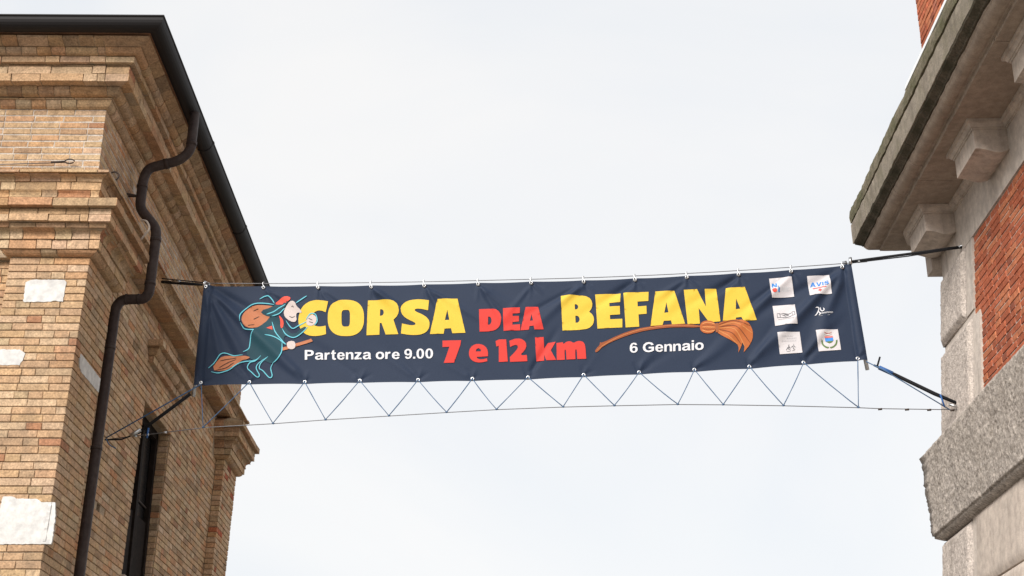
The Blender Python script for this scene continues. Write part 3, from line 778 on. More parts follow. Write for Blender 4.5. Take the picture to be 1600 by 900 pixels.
# ---- print
YEL, RED_, WHT = (.64, .44, .05), (.56, .042, .032), (.62, .62, .64)
CY, ORG, TEAL, SKIN, BRN = (.13, .47, .56), (.42, .155, .075), (.014, .052, .070), (.54, .46, .43), (.26, .070, .024)
def inside(p, poly):
    c = False; n = len(poly); j = n - 1
    for i in range(n):
        (xi, yi), (xj, yj) = poly[i], poly[j]
        if (yi > p[1]) != (yj > p[1]) and p[0] < (xj - xi) * (p[1] - yi) / (yj - yi) + xi: c = not c
        j = i
    return c
def shape(name, colr, outer, holes=(), layer=1, step=4.0, parent=None, curve=0):
    loops = [list(outer)] + [list(h) for h in holes]
    pts = []; edges = []
    for lp in loops:
        d = []
        for i in range(len(lp)):
            a, b = lp[i], lp[(i + 1) % len(lp)]; n = max(1, int(math.hypot(b[0]-a[0], b[1]-a[1]) / step))
            d += [(lerp(a[0], b[0], k / n), lerp(a[1], b[1], k / n)) for k in range(n)]
        b0 = len(pts); pts += d; edges += [(b0 + k, b0 + (k + 1) % len(d)) for k in range(len(d))]
    xs = [p[0] for p in loops[0]]; ys = [p[1] for p in loops[0]]
    x = min(xs) + step * .5
    while x < max(xs):
        y = min(ys) + step * .5
        while y < max(ys):
            if inside((x, y), loops[0]) and not any(inside((x, y), h) for h in loops[1:]): pts.append((x, y))
            y += step
        x += step
    V, E_, Fc, *_ = delaunay_2d_cdt([Vector(p) for p in pts], edges, [], 0, 1e-4)
    fs = []
    for f in Fc:
        c = (sum(V[i].x for i in f) / len(f), sum(V[i].y for i in f) / len(f))
        if inside(c, loops[0]) and not any(inside(c, h) for h in loops[1:]): fs.append(tuple(f))
    m = MB(); m.add([hang(*art(v.x, v.y), .0022 * layer) for v in V], fs, colr)
    return m.build(name, M['ink'], parent or ban, smooth=True)
def stroke(name, colr, pts, wd, layer=3, parent=None, closed=False, sm=True):
    """a printed line with tapered ends"""
    P = [Vector((p[0], p[1], 0)) for p in pts]
    if closed: P.append(P[0])
    if sm: P = smooth_path(P, 5)
    m = MB(); v = []; n = len(P)
    for i in range(n):
        t = (P[min(i+1, n-1)] - P[max(i-1, 0)]); t.normalize(); nn = Vector((-t.y, t.x, 0))
        ww = wd * (.5 if closed else .5 * min(1, .35 + 4 * min(i, n - 1 - i) / n))
        for sg in (-1, 1):
            q = P[i] + nn * ww * sg; v.append(hang(*art(q.x, q.y), .0022 * layer))
    m.add(v, [(2*i, 2*i+1, 2*i+3, 2*i+2) for i in range(n - 1)], colr); return m.build(name, M['ink'], parent or ban, smooth=True)
def Z(ox, oy, k, pts): return [(ox + x / k, oy + y / k) for x, y in pts]
A_ = lambda p: Z(460, 440, 5, p); B_ = lambda p: Z(680, 430, 5, p); C_ = lambda p: Z(900, 420, 5, p); D_ = lambda p: Z(290, 430, 4.736, p); E5 = lambda p: Z(1180, 400, 4.735, p)
def rnd(pts, hard=()):
    """round a traced outline except at its hard corners"""
    out = []; n = len(pts)
    for i in range(n):
        if i in hard: out.append(pts[i]); continue
        a, b, c = pts[i-1], pts[i], pts[(i+1) % n]
        out.append((b[0] + (a[0]-b[0]) * .28, b[1] + (a[1]-b[1]) * .28)); out.append((b[0] + (c[0]-b[0]) * .28, b[1] + (c[1]-b[1]) * .28))
    return out
def oval(cx, cy, rx, ry, e=2.0, n=28, rot=0):
    out = []
    for k in range(n):
        a = 2 * math.pi * k / n; c, s = math.cos(a), math.sin(a)
        x = rx * math.copysign(abs(c) ** (2 / e), c); y = ry * math.copysign(abs(s) ** (2 / e), s)
        out.append((cx + x * math.cos(rot) - y * math.sin(rot), cy + x * math.sin(rot) + y * math.cos(rot)))
    return out
LET = 'letter'
shape(LET, YEL, A_(rnd([(265,157),(245,240),(205,224),(165,232),(146,258),(142,300),(150,335),(175,352),(210,352),(245,345),(248,411),(205,423),(155,428),(105,421),(62,393),(38,350),(31,300),(38,255),(60,205),(100,165),(150,147),(205,145)], (0,1,9,10))))
shape(LET, YEL, A_(oval(403,285,142,142,2.5,36)), [A_(oval(402,287,33,66,4,24))])
shape(LET, YEL, A_(rnd([(575,148),(735,145),(795,160),(822,215),(812,265),(775,300),(813,413),(714,415),(682,325),(668,325),(665,416),(564,420)], (0,5,6,7,8,9,10,11))), [A_(rnd([(671,217),(692,218),(701,242),(692,266),(669,269)], (0,4)))])
shape(LET, YEL, A_(rnd([(1052,148),(1045,227),(1000,216),(955,212),(938,222),(950,238),(1005,260),(1048,292),(1061,335),(1048,382),(1005,412),(950,421),(890,418),(834,408),(842,330),(890,342),(930,346),(952,336),(940,320),(895,302),(850,272),(831,230),(840,185),(880,152),(940,140),(1000,140)], (0,1,13,14))))
shape(LET, YEL, A_([(1120,138),(1275,135),(1337,402),(1235,406),(1225,368),(1174,370),(1167,410),(1060,412)]), [A_([(1196,222),(1212,303),(1178,306)])])
shape(LET, RED_, B_(rnd([(343,268),(440,264),(492,275),(519,322),(515,378),(490,420),(440,440),(347,442)], (0,7))), [B_(rnd([(414,325),(434,328),(443,355),(433,386),(413,390)], (0,4)))])
shape(LET, RED_, B_([(530,262),(663,256),(662,300),(606,304),(606,323),(655,321),(655,364),(604,367),(604,389),(665,386),(665,434),(535,437)]))
shape(LET, RED_, B_([(708,252),(805,249),(848,426),(777,428),(770,399),(738,401),(733,430),(668,433)]), [B_([(754,305),(765,358),(742,360)])])
shape(LET, RED_, B_([(58,513),(203,510),(198,545),(148,684),(68,688),(112,561),(58,563)]))
shape(LET, RED_, B_(rnd([(412,634),(324,640),(332,655),(365,660),(405,650),(408,672),(370,682),(330,684),(290,670),(267,640),(263,605),(275,565),(310,540),(350,537),(390,552),(413,590)], (0,1,4,5))), [B_([(317,597),(324,577),(341,571),(356,581),(358,596)])])
shape(LET, RED_, B_([(472,515),(500,503),(555,503),(567,674),(497,678),(497,552),(478,557)]))
shape(LET, RED_, B_(rnd([(580,514),(640,495),(692,505),(717,545),(702,588),(660,627),(716,624),(720,672),(585,677),(583,640),(632,592),(650,562),(638,546),(615,548),(586,562)], (0,6,7,8,9,14))))
shape(LET, RED_, B_([(780,488),(848,485),(851,572),(880,530),(942,522),(903,588),(945,662),(868,665),(850,618),(852,668),(790,670)]))
shape(LET, RED_, B_(rnd([(948,532),(998,526),(1003,540),(1030,520),(1062,519),(1082,534),(1108,517),(1142,516),(1166,532),(1175,570),(1180,655),(1110,657),(1107,590),(1100,580),(1094,590),(1096,658),(1026,660),(1022,592),(1016,582),(1010,592),(1014,661),(950,663)], (0,1,2,10,11,15,16,20,21))))
shape(LET, YEL, B_(rnd([(982,162),(1130,158),(1200,170),(1229,212),(1225,255),(1203,286),(1236,316),(1243,362),(1222,405),(1170,428),(995,435)], (0,5,10))), [B_(rnd([(1090,229),(1110,230),(1119,248),(1112,267),(1092,270)], (0,4))), B_(rnd([(1095,318),(1118,318),(1132,345),(1120,371),(1097,374)], (0,4)))])
shape(LET, YEL, C_([(150,202),(348,190),(345,262),(260,268),(262,297),(342,292),(344,358),(265,364),(267,397),(362,392),(362,460),(168,470)]))
shape(LET, YEL, C_([(370,188),(567,181),(565,252),(480,257),(482,295),(550,290),(552,352),(488,357),(494,453),(388,460)]))
shape(LET, YEL, C_([(620,178),(768,172),(852,430),(750,436),(743,405),(686,408),(676,440),(582,448)]), [C_([(706,262),(722,342),(690,345)])])
shape(LET, YEL, C_([(842,168),(945,162),(1015,300),(1005,160),(1095,155),(1128,412),(1040,420),(958,310),(968,430),(872,435)]))
shape(LET, YEL, C_([(1170,152),(1318,143),(1412,402),(1308,410),(1292,378),(1250,382),(1246,402),(1147,407)]), [C_([(1250,235),(1282,312),(1248,318)])])
# big broom
br_ = shape('broom_print', BRN, C_(rnd([(205,582),(330,520),(470,470),(620,445),(780,432),(972,440),(972,462),(780,456),(620,470),(480,497),(340,545),(215,603),(167,655),(145,652),(160,622),(188,596),(186,574)], ())), layer=2)
stroke('broom_print', (.42, .15, .055), C_([(160,640),(230,590),(340,532),(480,483),(620,456),(780,443),(965,450)]), 1.4, 3, br_)
shape('broom_print', (.40, .115, .032), C_(rnd([(1095,432),(1180,402),(1275,394),(1335,412),(1372,455),(1386,520),(1366,585),(1310,652),(1318,600),(1302,568),(1290,610),(1268,655),(1272,600),(1235,572),(1150,530),(1092,490)], (7,11))), layer=2, parent=br_)
shape('broom_print', (.40, .11, .032), C_(oval(1030,456,62,50,2.3)), layer=3, parent=br_)
shape('broom_print', (.30, .10, .04), C_([(1088,428),(1110,424),(1114,492),(1092,498)]), layer=4, parent=br_)
for i, (a, b, c_) in enumerate(((( 1112,440),(1230,405),(1365,450)), ((1114,448),(1250,425),(1378,505)), ((1116,456),(1250,450),(1362,580)), ((1116,464),(1240,475),(1320,610)), ((1116,472),(1220,505),(1290,590)), ((1112,482),(1190,525),(1262,590)))):
    stroke('broom_print', (.16, .045, .018) if i % 2 == 0 else (.52, .21, .07), C_([a, b, c_]), 1.3, 4, br_)
for i in range(5):
    stroke('broom_print', (.27, .085, .03) if i % 2 else (.66, .30, .11), C_([(985, 432 + i * 12), (1030, 420 + i * 18), (1086, 434 + i * 12)]), 1.1, 5, br_)
# a plain cloaked rider with a sack on a broom
wz = shape('rider_print', TEAL, D_(rnd([(560,340),(640,300),(720,330),(745,400),(800,445),(880,375),(900,395),(830,450),(795,470),(735,440),(725,500),(716,580),(690,625),(640,660),(600,640),(560,625),(500,640),(440,572),(480,520),(480,460),(510,415)], ())), layer=2)
shape('rider_print', ORG, D_(rnd([(425,300),(450,255),(510,222),(600,225),(665,235),(640,290),(580,360),(520,402),(460,400),(425,360)], ())), layer=3, parent=wz)
shape('rider_print', TEAL, D_(rnd([(550,265),(640,240),(700,200),(770,190),(730,240),(690,290),(640,312),(580,298)], ())), layer=4, parent=wz)
shape('rider_print', (.72, .09, .06), D_(rnd([(660,220),(700,180),(745,155),(790,172),(750,205),(700,222)], ())), layer=5, parent=wz)
shape('rider_print', SKIN, D_(rnd([(760,210),(790,190),(815,205),(822,232),(858,262),(862,284),(826,276),(818,300),(826,338),(800,354),(752,330),(728,295),(735,250)], ())), layer=5, parent=wz)
shape('rider_print', (.72, .09, .06), D_(rnd([(690,295),(715,320),(730,350),(718,395),(700,385),(705,340)], ())), layer=5, parent=wz)
shape('rider_print', (.72, .09, .06), D_([(600,392),(640,375),(645,405)]), layer=5, parent=wz)
shape('rider_print', ORG, D_([(715,540),(930,470),(942,490),(722,562)]), layer=4, parent=wz)
shape('rider_print', SKIN, D_(rnd([(752,495),(800,485),(818,510),(808,550),(765,550),(750,525)], ())), layer=5, parent=wz)
shape('rider_print', SKIN, D_(rnd([(900,320),(930,292),(965,300),(972,340),(950,372),(915,378),(892,360)], ())), layer=5, parent=wz)
shape('rider_print', ORG, D_(rnd([(190,700),(250,620),(310,595),(380,605),(470,600),(480,620),(400,640),(340,690),(270,715)], ())), layer=3, parent=wz)
for p in ([(170,690),(215,650),(262,592),(300,580),(360,598),(430,595)], [(190,715),(250,725),(330,700),(390,655),(440,645),(520,630),(560,595)], [(410,350),(415,290),(455,240),(520,212),(600,212),(660,222)], [(415,360),(440,402),(490,415),(515,412)],
          [(515,412),(490,450),(480,500),(470,545),(430,572)], [(550,180),(605,155),(640,180),(662,215)], [(820,210),(860,180),(898,155)], [(560,595),(520,635),(480,650),(462,690),(490,720),(530,755),(548,740),(525,690),(545,650),(612,605)],
          [(612,605),(560,650),(548,690),(575,710),(620,758),(642,745),(632,690),(650,650)], [(650,650),(695,615),(715,570),(716,500)], [(640,345),(665,420),(720,490),(745,515)], [(590,445),(640,452),(690,475),(740,515)],
          [(715,395),(745,440),(800,462),(860,430),(905,385)], [(745,340),(790,395),(840,375),(895,345)], [(892,330),(925,288),(962,292),(975,340),(952,375)], [(600,290),(660,270),(740,215)], [(640,305),(700,285),(735,245)]):
    stroke('rider_print', CY, D_(p), 1.5, 6, wz)
for p in ([(250,690),(310,655),(375,625)], [(225,705),(300,690),(360,650)], [(260,640),(320,625),(380,615)], [(505,330),(545,305)], [(470,385),(515,372)], [(500,265),(540,250)], [(770,306),(790,316),(812,306)], [(784,236),(796,232),(800,242)], [(910,320),(940,335)], [(915,345),(945,355)]):
    stroke('rider_print', (.03, .02, .02), D_(p), 1.0, 7, wz)
# ---- plain white lettering
OV = lambda cx, cy, rx, ry, e=2.2: oval(cx, cy, rx, ry, e, 20)
NINE = [(5,22),(23,24),(27,16),(34,13),(44,20),(48,42),(38,35),(28,34),(13,39),(3,52),(1,66),(5,85),(18,97),(34,101),(52,95),(64,78),(67,52),(64,24),(52,5),(33,-2),(15,3)]
GLY = {      # upright bold sans letters: width, outline, counters, extra pieces (cap height 100)
 'P': (77, [(0,0),(0,100),(45,100),(62,97),(74,86),(77,69),(72,52),(60,42),(42,38),(21,38),(21,0)], [[(21,55),(21,83),(40,83),(52,80),(55,69),(52,58),(40,55)]]),
 'a': (72, [(3,53),(8,66),(20,73),(37,75),(55,72),(65,63),(67,50),(67,18),(72,0),(53,0),(50,7),(40,1),(26,-2),(11,2),(2,12),(1,25),(7,36),(20,42),(36,45),(48,48),(46,57),(36,60),(26,58),(21,50)], [[(48,35),(36,32),(25,29),(20,21),(24,14),(33,12),(43,16),(48,25)]]),
 'r': (46, [(0,0),(0,73),(18,73),(18,63),(26,72),(36,75),(46,72),(40,55),(31,57),(23,52),(20,38),(19,0)], []),
 't': (42, [(0,73),(9,73),(9,88),(28,99),(28,73),(41,73),(41,58),(28,58),(28,24),(31,15),(40,16),(42,2),(30,-2),(17,1),(10,10),(9,26),(9,58),(0,58)], []),
 'e': (67, [(47,23),(66,20),(57,5),(44,-2),(32,-2),(15,3),(4,17),(1,36),(5,57),(17,71),(34,75),(52,70),(64,55),(67,32),(21,32),(25,17),(35,12),(43,15)], [[(48,44),(44,57),(34,61),(25,56),(21,44)]]),
 'n': (64, [(0,0),(0,73),(18,73),(18,62),(28,72),(42,75),(56,71),(63,60),(64,44),(64,0),(45,0),(45,38),(43,54),(34,60),(24,56),(20,46),(19,33),(19,0)], []),
 'z': (61, [(0,0),(0,15),(32,58),(3,58),(3,73),(59,73),(59,60),(28,16),(61,16),(61,0)], []),
 'o': (72, OV(36,36.5,36,38.5), [OV(36,36.5,16.5,22)]),
 '9': (67, NINE, [OV(33,67,13.5,18)]), '6': (67, [(67-x, 100-y) for x, y in NINE], [OV(34,33,13.5,18)]),
 '0': (67, OV(33.5,49.5,32.5,51.5), [OV(33.5,49.5,13.5,36)]), '.': (19, [(0,0),(0,19),(19,19),(19,0)], []),
 'G': (96, [(51,36),(51,53),(95,53),(95,14),(78,4),(53,-2),(26,5),(8,23),(2,50),(9,79),(28,97),(53,102),(80,94),(93,72),(73,68),(66,80),(52,84),(34,77),(24,62),(23,51),(26,32),(37,19),(52,15),(65,18),(75,23),(75,36)], []),
 'i': (19, [(0,0),(0,73),(19,73),(19,0)], [], [(0,83),(0,100),(19,100),(19,83)]),
 'N': (80, [(0,0),(0,100),(24,100),(58,42),(58,100),(80,100),(80,0),(57,0),(22,60),(22,0)], []), 'I': (22, [(0,0),(0,100),(22,100),(22,0)], []),
 'A': (100, [(0,0),(36,100),(64,100),(100,0),(75,0),(68,20),(32,20),(25,0)], [[(40,38),(50,68),(60,38)]]), 'V': (94, [(0,100),(26,100),(47,32),(68,100),(94,100),(60,0),(34,0)], []),
 'S': (80, [(0,30),(20,34),(26,20),(42,16),(56,22),(56,32),(44,39),(24,45),(8,55),(4,72),(12,92),(36,102),(62,97),(76,80),(76,70),(55,70),(52,82),(38,86),(26,80),(28,70),(48,62),(70,52),(79,34),(74,12),(54,-1),(28,0),(8,10)], [])}
def words(txt, x0, y0, x1, y1, cap, bold=0, colr=WHT, name='letter', layer=2, parent=None):
    """a line of printed letters from (x0,y0) to (x1,y1) on the sheet, capital height cap; each letter its own part"""
    pos = []; x = 0
    for ch in txt:
        if ch == ' ': x += 30; continue
        pos.append((ch, x)); x += GLY[ch][0] + 9
    tw = x - 9; dx, dy = x1 - x0, y1 - y0
    for ch, px in pos:
        g = GLY[ch]
        def T(p): return [(x0 + dx * (px + a) / tw, y0 + dy * (px + a) / tw - b / 100 * cap) for a, b in p]
        o = shape(name, colr, T(g[1]), [T(h) for h in g[2]], layer, 2.5, parent)
        if len(g) > 3: shape(name, colr, T(g[3]), [], layer, 2.5, parent)
words('Partenza ore 9.00', 476.4, 562.3, 677, 560.2, 15.2)
words('6 Gennaio', 984, 551.8, 1099.5, 546.6, 15.4)
# ---- sponsors' squares
def sq(p): return shape('logo_patch', (.56, .535, .545), E5(p), layer=1)
W1 = sq([(102,170),(268,156),(288,300),(124,313)]); W2 = sq([(383,150),(547,138),(566,284),(403,296)]); W3 = sq([(128,370),(292,361),(312,508),(147,520)])
W4 = sq([(162,572),(328,563),(349,716),(182,728)]); W5 = sq([(446,553),(610,543),(635,694),(470,706)])
words('N.', *E5([(122,240)])[0], *E5([(172,235)])[0], 7, .02, (.05, .22, .55), 'logo_print', 5, W1)
words('I', *E5([(169,272)])[0], *E5([(180,271)])[0], 6.5, .04, (.05, .22, .55), 'logo_print', 5, W1)
shape('logo_print', (.80, .08, .06), E5(rnd([(124,248),(156,244),(160,274),(128,277)], (0,))), layer=5, parent=W1)
for k in range(4): stroke('logo_print', (.52, .60, .64), E5([(188, 240 + k * 9), (258 - 10 * (k % 2), 235 + k * 9)]), .8, 5, W1, sm=False)
words('AVIS', *E5([(406,230)])[0], *E5([(541,221)])[0], 7.4, .035, (.04, .20, .55), 'logo_print', 5, W2)
shape('logo_print', (.80, .10, .09), E5([(424,240),(522,232),(523,238),(425,247)]), layer=5, parent=W2)
shape('logo_print', (.80, .10, .09), E5([(462,262),(476,248),(490,259),(478,272)]), layer=5, parent=W2)
INK = (.11, .11, .12)
for p in ([(160,430),(180,430),(186,458),(164,460),(160,430)], [(180,434),(210,430),(245,436),(272,424)], [(186,458),(220,462),(250,458),(276,446)], [(270,418),(288,416),(292,442),(276,448),(270,418)], [(205,446),(225,436),(250,448)], [(196,440),(222,450),(246,444)], [(170,474),(285,468)]):
    stroke('logo_print', INK, E5(p), 1.0, 5, W3, sm=False)
fr2 = random.Random(4)
for r_, (x0, x1) in enumerate(((195, 268), (236, 300), (196, 298))):
    x = x0
    while x < x1:
        y = 604 + r_ * 17 - (x - 195) * .06; stroke('logo_print', (.36, .36, .38), E5([(x, y), (x + 4, y - 9), (x + 7, y)]), .8, 5, W4, sm=False); x += 12
for p in ([(228,700),(240,680),(252,672),(246,690),(262,700)], [(250,655),(246,668),(262,690)], [(262,680),(276,668),(284,690),(296,692)], [(282,652),(286,670),(298,676)], [(232,708),(260,706)], [(272,704),(292,698)]):
    stroke('logo_print', INK, E5(p), 1.2, 5, W4, sm=False)
# white runner mark printed straight on the cloth
stroke('logo_print', WHT, E5([(446,388),(458,383),(470,390),(466,410),(452,436),(440,444)]), 1.6, 2); stroke('logo_print', WHT, E5([(480,382),(484,404),(496,412),(508,402),(502,388)]), 1.5, 2)
stroke('logo_print', WHT, E5([(462,412),(480,428),(470,440)]), 1.6, 2)
for k in range(8): stroke('logo_print', WHT, E5([(484 + k * 11.5, 436 - k), (484 + k * 11.5, 426 - k), (491 + k * 11.5, 425 - k), (491 + k * 11.5, 435 - k)]), .8, 2, sm=False)
stroke('logo_print', WHT, E5([(470,447),(550,441)]), .8, 2, sm=False)
# crest
GRN = (.10, .17, .05)
shape('logo_print', (.62, .57, .55), E5([(506,562),(562,558),(566,578),(550,586),(520,588),(508,580)]), layer=5, parent=W5)
stroke('logo_print', (.35, .08, .07), E5([(508,572),(536,576),(564,568)]), 1.0, 7, W5)
shape('logo_print', (.70, .18, .16), E5([(512,596),(572,591),(574,603),(514,608)]), layer=5, parent=W5)
shape('logo_print', (.05, .23, .62), E5([(515,610),(574,605),(578,628),(550,642),(519,634)]), layer=5, parent=W5)
shape('logo_print', GRN, E5([(522,634),(574,629),(566,640),(546,646)]), layer=6, parent=W5)
for sg in (-1, 1):
    for k in range(9):
        t = k / 8; a = math.pi * (.5 + sg * (.06 + .47 * t)); cx, cy = 548 + 54 * math.cos(a), 632 + 48 * math.sin(a)
        shape('logo_print', GRN, E5(oval(cx, cy, 8, 4.5, 2, 8, a + .7 * sg)), layer=5, parent=W5)

# ---- eyelets, poles, cables
for (x, y) in TOPG + BOTG:
    s, z = art(x, y); c = hang(s, z, .003); m = MB(); n = 14; v = []
    for rr, hh in ((.0075, 0), (.011, .004), (.015, .0045), (.019, .001)):
        for k in range(n):
            a = 2 * math.pi * k / n; v.append(c + BE * math.cos(a) * rr + Vector((0, 0, math.sin(a) * rr)) + BN * hh)
    m.add(v, [(q*n+k, q*n+(k+1) % n, (q+1)*n+(k+1) % n, (q+1)*n+k) for q in range(3) for k in range(n)], (.7, .7, .7)); m.build('eyelet', M['steel'], ban, True)
def B3(x, y, lift=0):
    s, z = art(x, y); return BO + BE * s + BN * lift + Vector((0, 0, z))
for a, b in (((325,441.5),(301.5,619)), ((1320,408),(1355.5,577))):
    m = MB(); m.tube([B3(*a, -.012), B3(*b, -.012)], .019, 12); m.build('sleeve_pole', M['steel'], ban, True)
# each snap hook on the upper cable
ORD = ['first','second','third','fourth','fifth','sixth','seventh','eighth','ninth','tenth','eleventh','twelfth','last']
TOPW = [(322.5,443),(412,443.5),(497,443),(580,442),(663,440.7),(747,438.8),(830,436.8),(912,434.6),(992,431.6),(1073,427.8),(1154,423.2),(1236,418),(1328,411.5)]
for i, (x, y) in enumerate(TOPG):
    wy = TOPW[i][1] if i < 12 else 412.2
    a, b = B3(x, y, .018), B3(x, wy, .008); m = MB(); h = (b - a)
    ring = [a + BE * .013 * math.sin(t) + Vector((0, 0, .013 * -math.cos(t))) for t in [math.pi * k / 5 for k in range(-4, 5)]]
    m.tube([b + BE * .006 + Vector((0, 0, .014)), b - BE * .006 + Vector((0, 0, .016)), b - BE * .010, a.lerp(b, .55) - BE * .002] + ring[::-1] + [a.lerp(b, .6) + BE * .006], .0042, 6)
    o = m.build('snap_hook', M['steel'], smooth=True)
    tag(o, f'small steel snap hook on the upper cable, {ORD[i]} from the left' if i < 12 else 'small steel snap hook on the upper cable, at the right end', 'hook', 'hooks holding the banner to the upper cable')
def rope(name, pts, rad, m, label, cat, group=None, n=6, parent=None):
    mm = MB(); mm.tube(pts, rad, n); o = mm.build(name, M[m], parent, smooth=True)
    return tag(o, label, cat, group) if not parent else o
up_ = smooth_path([B3(x, y, .008) for x, y in TOPW], 3)
rope('steel_cable', up_, .0040, 'cable', 'thin steel cable running along the top edge of the banner', 'cable')
LOWV = [(320,668),(427,662),(509,656),(608,650),(698,644.5),(776,640),(880,636),(960,634),(1059,632),(1130,632.5),(1224,634),(1341,637)]
AL = Vector((-3.97, 13.40, 5.47)); AT = Vector((-3.66, 13.75, 7.28)); AR = Vector((4.225, 12.22, 7.003)); ALR = Vector((4.11, 12.46, 5.53))
low = [AL, AL.lerp(B3(320,668), .45) + Vector((0, 0, .0))] + [B3(x, y) for x, y in LOWV] + [B3(1375, 638.5)]
lowend = Vector((4.11, 12.44, 5.475))
lw = rope('steel_cable', low + [low[-1].lerp(lowend, .5), lowend], .0042, 'cable', 'thin slack steel cable hanging below the banner between the walls', 'cable')
for t in (.0, .33, .6, .88):
    p = low[-1].lerp(lowend, t); rope('cable_clamp', [p - BE * .018 + Vector((0,0,-.006)), p + BE * .018 + Vector((0,0,-.004))], .010, 'iron', None, None, parent=lw)
for t in (.30, .42, .60): 
    p = AL.lerp(B3(320,668), t); rope('cable_clamp', [p - BE * .015, p + BE * .02], .011, 'steel', None, None, parent=lw)
m = MB(); zz = [B3(315, 599, .02)]
zig = [(317,668)]
for i in range(1, 12): zig += [BOTG[i], LOWV[i]]
zig = [(315, 599), (318, 668), BOTG[1]] + [p for i in range(1, 11) for p in (LOWV[i], BOTG[i + 1])] + [LOWV[11], BOTG[12]]
for a, b in zip(zig[:-1], zig[1:]):
    A3, B3_ = B3(*a, .012), B3(*b, .012); sg = fr.uniform(.0, .012)
    m.tube([A3.lerp(B3_, k / 6) + Vector((0, fr.uniform(-.002, .002), -sg * 4 * (k / 6) * (1 - k / 6))) for k in range(7)], [.0046 * fr.uniform(.85, 1.15) for k in range(7)], 6)
    e_ = B3_ if b in LOWV else A3
    m.tube([e_ + Vector((-.010, 0, fr.uniform(-.006, .004))), e_, e_ + Vector((.011, 0, fr.uniform(-.006, .006)))], [.006, .010, .006], 6)
tag(m.build('lacing_cord', M['bluecord'], smooth=True), 'blue grey cord laced in zigzag between the banner and the lower cable', 'cord')
# corner straps
def strap(pts, wd, label, extra=()):
    mm = MB(); mm.tube(pts, wd, 8); o = mm.build('tension_strap', M['black'], smooth=True)
    tag(o, label, 'strap', 'straps holding the banner corners')
    for nm, p, r_, mt in extra: rope(nm, p, r_, mt, None, None, parent=o)
    return o
tl = B3(318, 445.5, .01)
strap([tl, tl.lerp(AT, .25), tl.lerp(AT, .6), AT], [.012, .016, .017, .016], 'short black strap from the banner\'s upper left corner to the brick wall', [
    ('buckle', [tl.lerp(AT, .55) + Vector((0, -.015, .012)), tl.lerp(AT, .74) + Vector((0, -.015, .012))], .012, 'steel'), ('rope', [tl + Vector((0,-.01,.02)), AT + Vector((0, -.02, .03))], .006, 'black'), ('ring', [tl + BE * .01 + Vector((0, -.02, -.02)), tl + BE * .02 + Vector((0, -.02, .03))], .014, 'steel')])
bl = B3(298, 616, .01); mid_ = Vector(bl).lerp(AL, .60) + Vector((0, 0, -.12))
strap([bl, bl.lerp(mid_, .5), mid_], [.017, .018, .015], 'thick black strap from the banner\'s lower left pole end towards the downpipe', [
    ('rope', [mid_, mid_.lerp(AL, .5) + Vector((0, 0, -.03)), AL], .008, 'black'), ('buckle', [mid_ + Vector((-.07, -.02, -.03)), mid_ + Vector((.03, -.02, .03))], .019, 'steel'), ('blue_tie', [mid_ + Vector((.10, -.01, .05)), mid_ + Vector((.095, -.01, -.05))], .010, 'bluetape')])
tr_ = B3(1331, 409, .01)
strap([tr_, tr_.lerp(AR, .3), tr_.lerp(AR, .7), AR], [.012, .013, .014, .016], 'long black strap from the banner\'s upper right corner to the stone wall', [
    ('rope', [tr_ + Vector((0, -.01, -.02)), tr_.lerp(AR, .5) + Vector((0, -.02, -.03)), AR + Vector((-.1, -.02, -.03))], .006, 'black'), ('ring', [tr_ + Vector((-.02, -.02, -.04)), tr_ + Vector((-.02, -.02, .03))], .016, 'steel'), ('buckle', [tr_ + Vector((.05, -.02, -.012)), tr_ + Vector((.14, -.02, -.004))], .013, 'steel'), ('anchor_hook', [AR + Vector((-.03, 0, -.0)), AR + Vector((.05, 0, .03)), AR + Vector((.03, 0, -.03))], .012, 'steel')])
br2 = B3(1365, 571, .01)
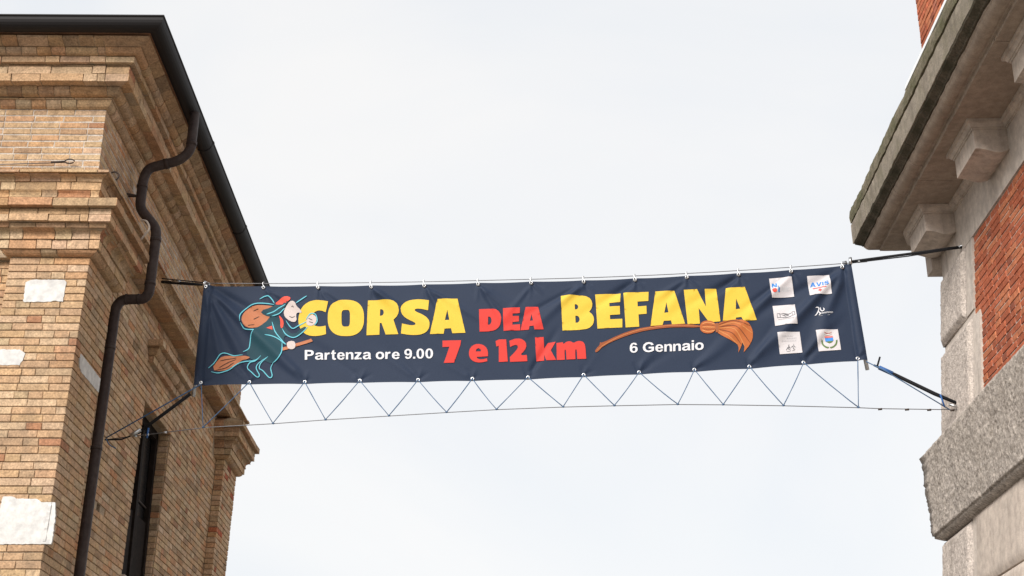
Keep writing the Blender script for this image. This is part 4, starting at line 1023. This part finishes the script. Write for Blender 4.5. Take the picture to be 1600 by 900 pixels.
strap([br2, br2.lerp(ALR, .25), br2.lerp(ALR, .7) + Vector((0, 0, -.01)), ALR], [.010, .018, .019, .015], 'thick black strap from the banner\'s lower right corner down to the stone wall', [
    ('blue_tie', [br2.lerp(ALR, .06), br2.lerp(ALR, .22)], .021, 'bluetape'), ('strap_tail', [br2.lerp(ALR, .04), br2.lerp(ALR, .04) + Vector((.03, -.02, .09))], .009, 'black'),
    ('blue_tie', [br2.lerp(ALR, .76) + Vector((0, -.02, 0)), br2.lerp(ALR, .78) + Vector((.01, -.02, -.11))], .008, 'bluetape'), ('hook', [br2.lerp(ALR, .85) + Vector((0, -.02, -.06)), br2.lerp(ALR, .97) + Vector((0, -.02, -.04))], .012, 'steel')])
rope('blue_cord', [B3(316, 601, .02), AL + Vector((.01, 0, .02))], .0065, 'bluecord', 'blue grey cord from the banner\'s lower left corner to the brick wall', 'cord')
rope('blue_cord', [B3(1353, 566, .02), br2.lerp(ALR, .12) + Vector((0, -.03, -.02)), lowend.lerp(low[-1], .15)], .0055, 'bluecord', 'blue cord slanting from the banner\'s lower right corner to the slack cable', 'cord')
rope('frayed_cord', smooth_path([AL + Vector((.02, -.03, 0)), AL + Vector((.06, -.04, -.06)), AL + Vector((.13, -.05, -.10))], 4), .006, 'bluecord', 'loose frayed cord end dangling beside the downpipe', 'cord')

# ---- small fittings on the left building
hx = -4.125
hk = MB(); hk.tube([(-6, 11.935, 7.69), (-4.82, 11.935, 7.725), (-4.28, 11.935, 7.742)], .0045, 6)
hko = tag(hk.build('wall_cable', M['cable'], smooth=True), 'thin cable along the attic brickwork ending in an iron hook', 'cable')
q = MB(); q.tube([(-4.33, 11.925, 7.742), (-4.20, 11.925, 7.748)], .011, 6); q.tube([(-4.20 + .045 + .045 * math.cos(a), 11.92, 7.75 + .022 * math.sin(a)) for a in [2 * math.pi * k / 12 for k in range(12)]], .0065, 6)
q.build('hook', M['iron'], hko, True)
q = MB(); c0 = Vector((-3.80, 12.17, 7.72)); q.tube([c0 + Vector((.045 * math.cos(a), 0, .045 * math.sin(a))) for a in [math.pi * k / 8 for k in range(-3, 11)]], .008, 6)
tag(q.build('iron_ring', M['iron'], smooth=True), 'small dark iron ring at the corner of the brick moulding', 'ring')
q = MB(); q.tube(smooth_path([(-3.64, 12.72, 7.30), (-3.585, 12.70, 7.36), (-3.56, 12.70, 7.42), (-3.60, 12.72, 7.50), (-3.66, 12.74, 7.52)], 5), .011, 8)
tag(q.build('grey_conduit', M['stone'], smooth=True), 'short bent grey conduit beside the downpipe', 'conduit')
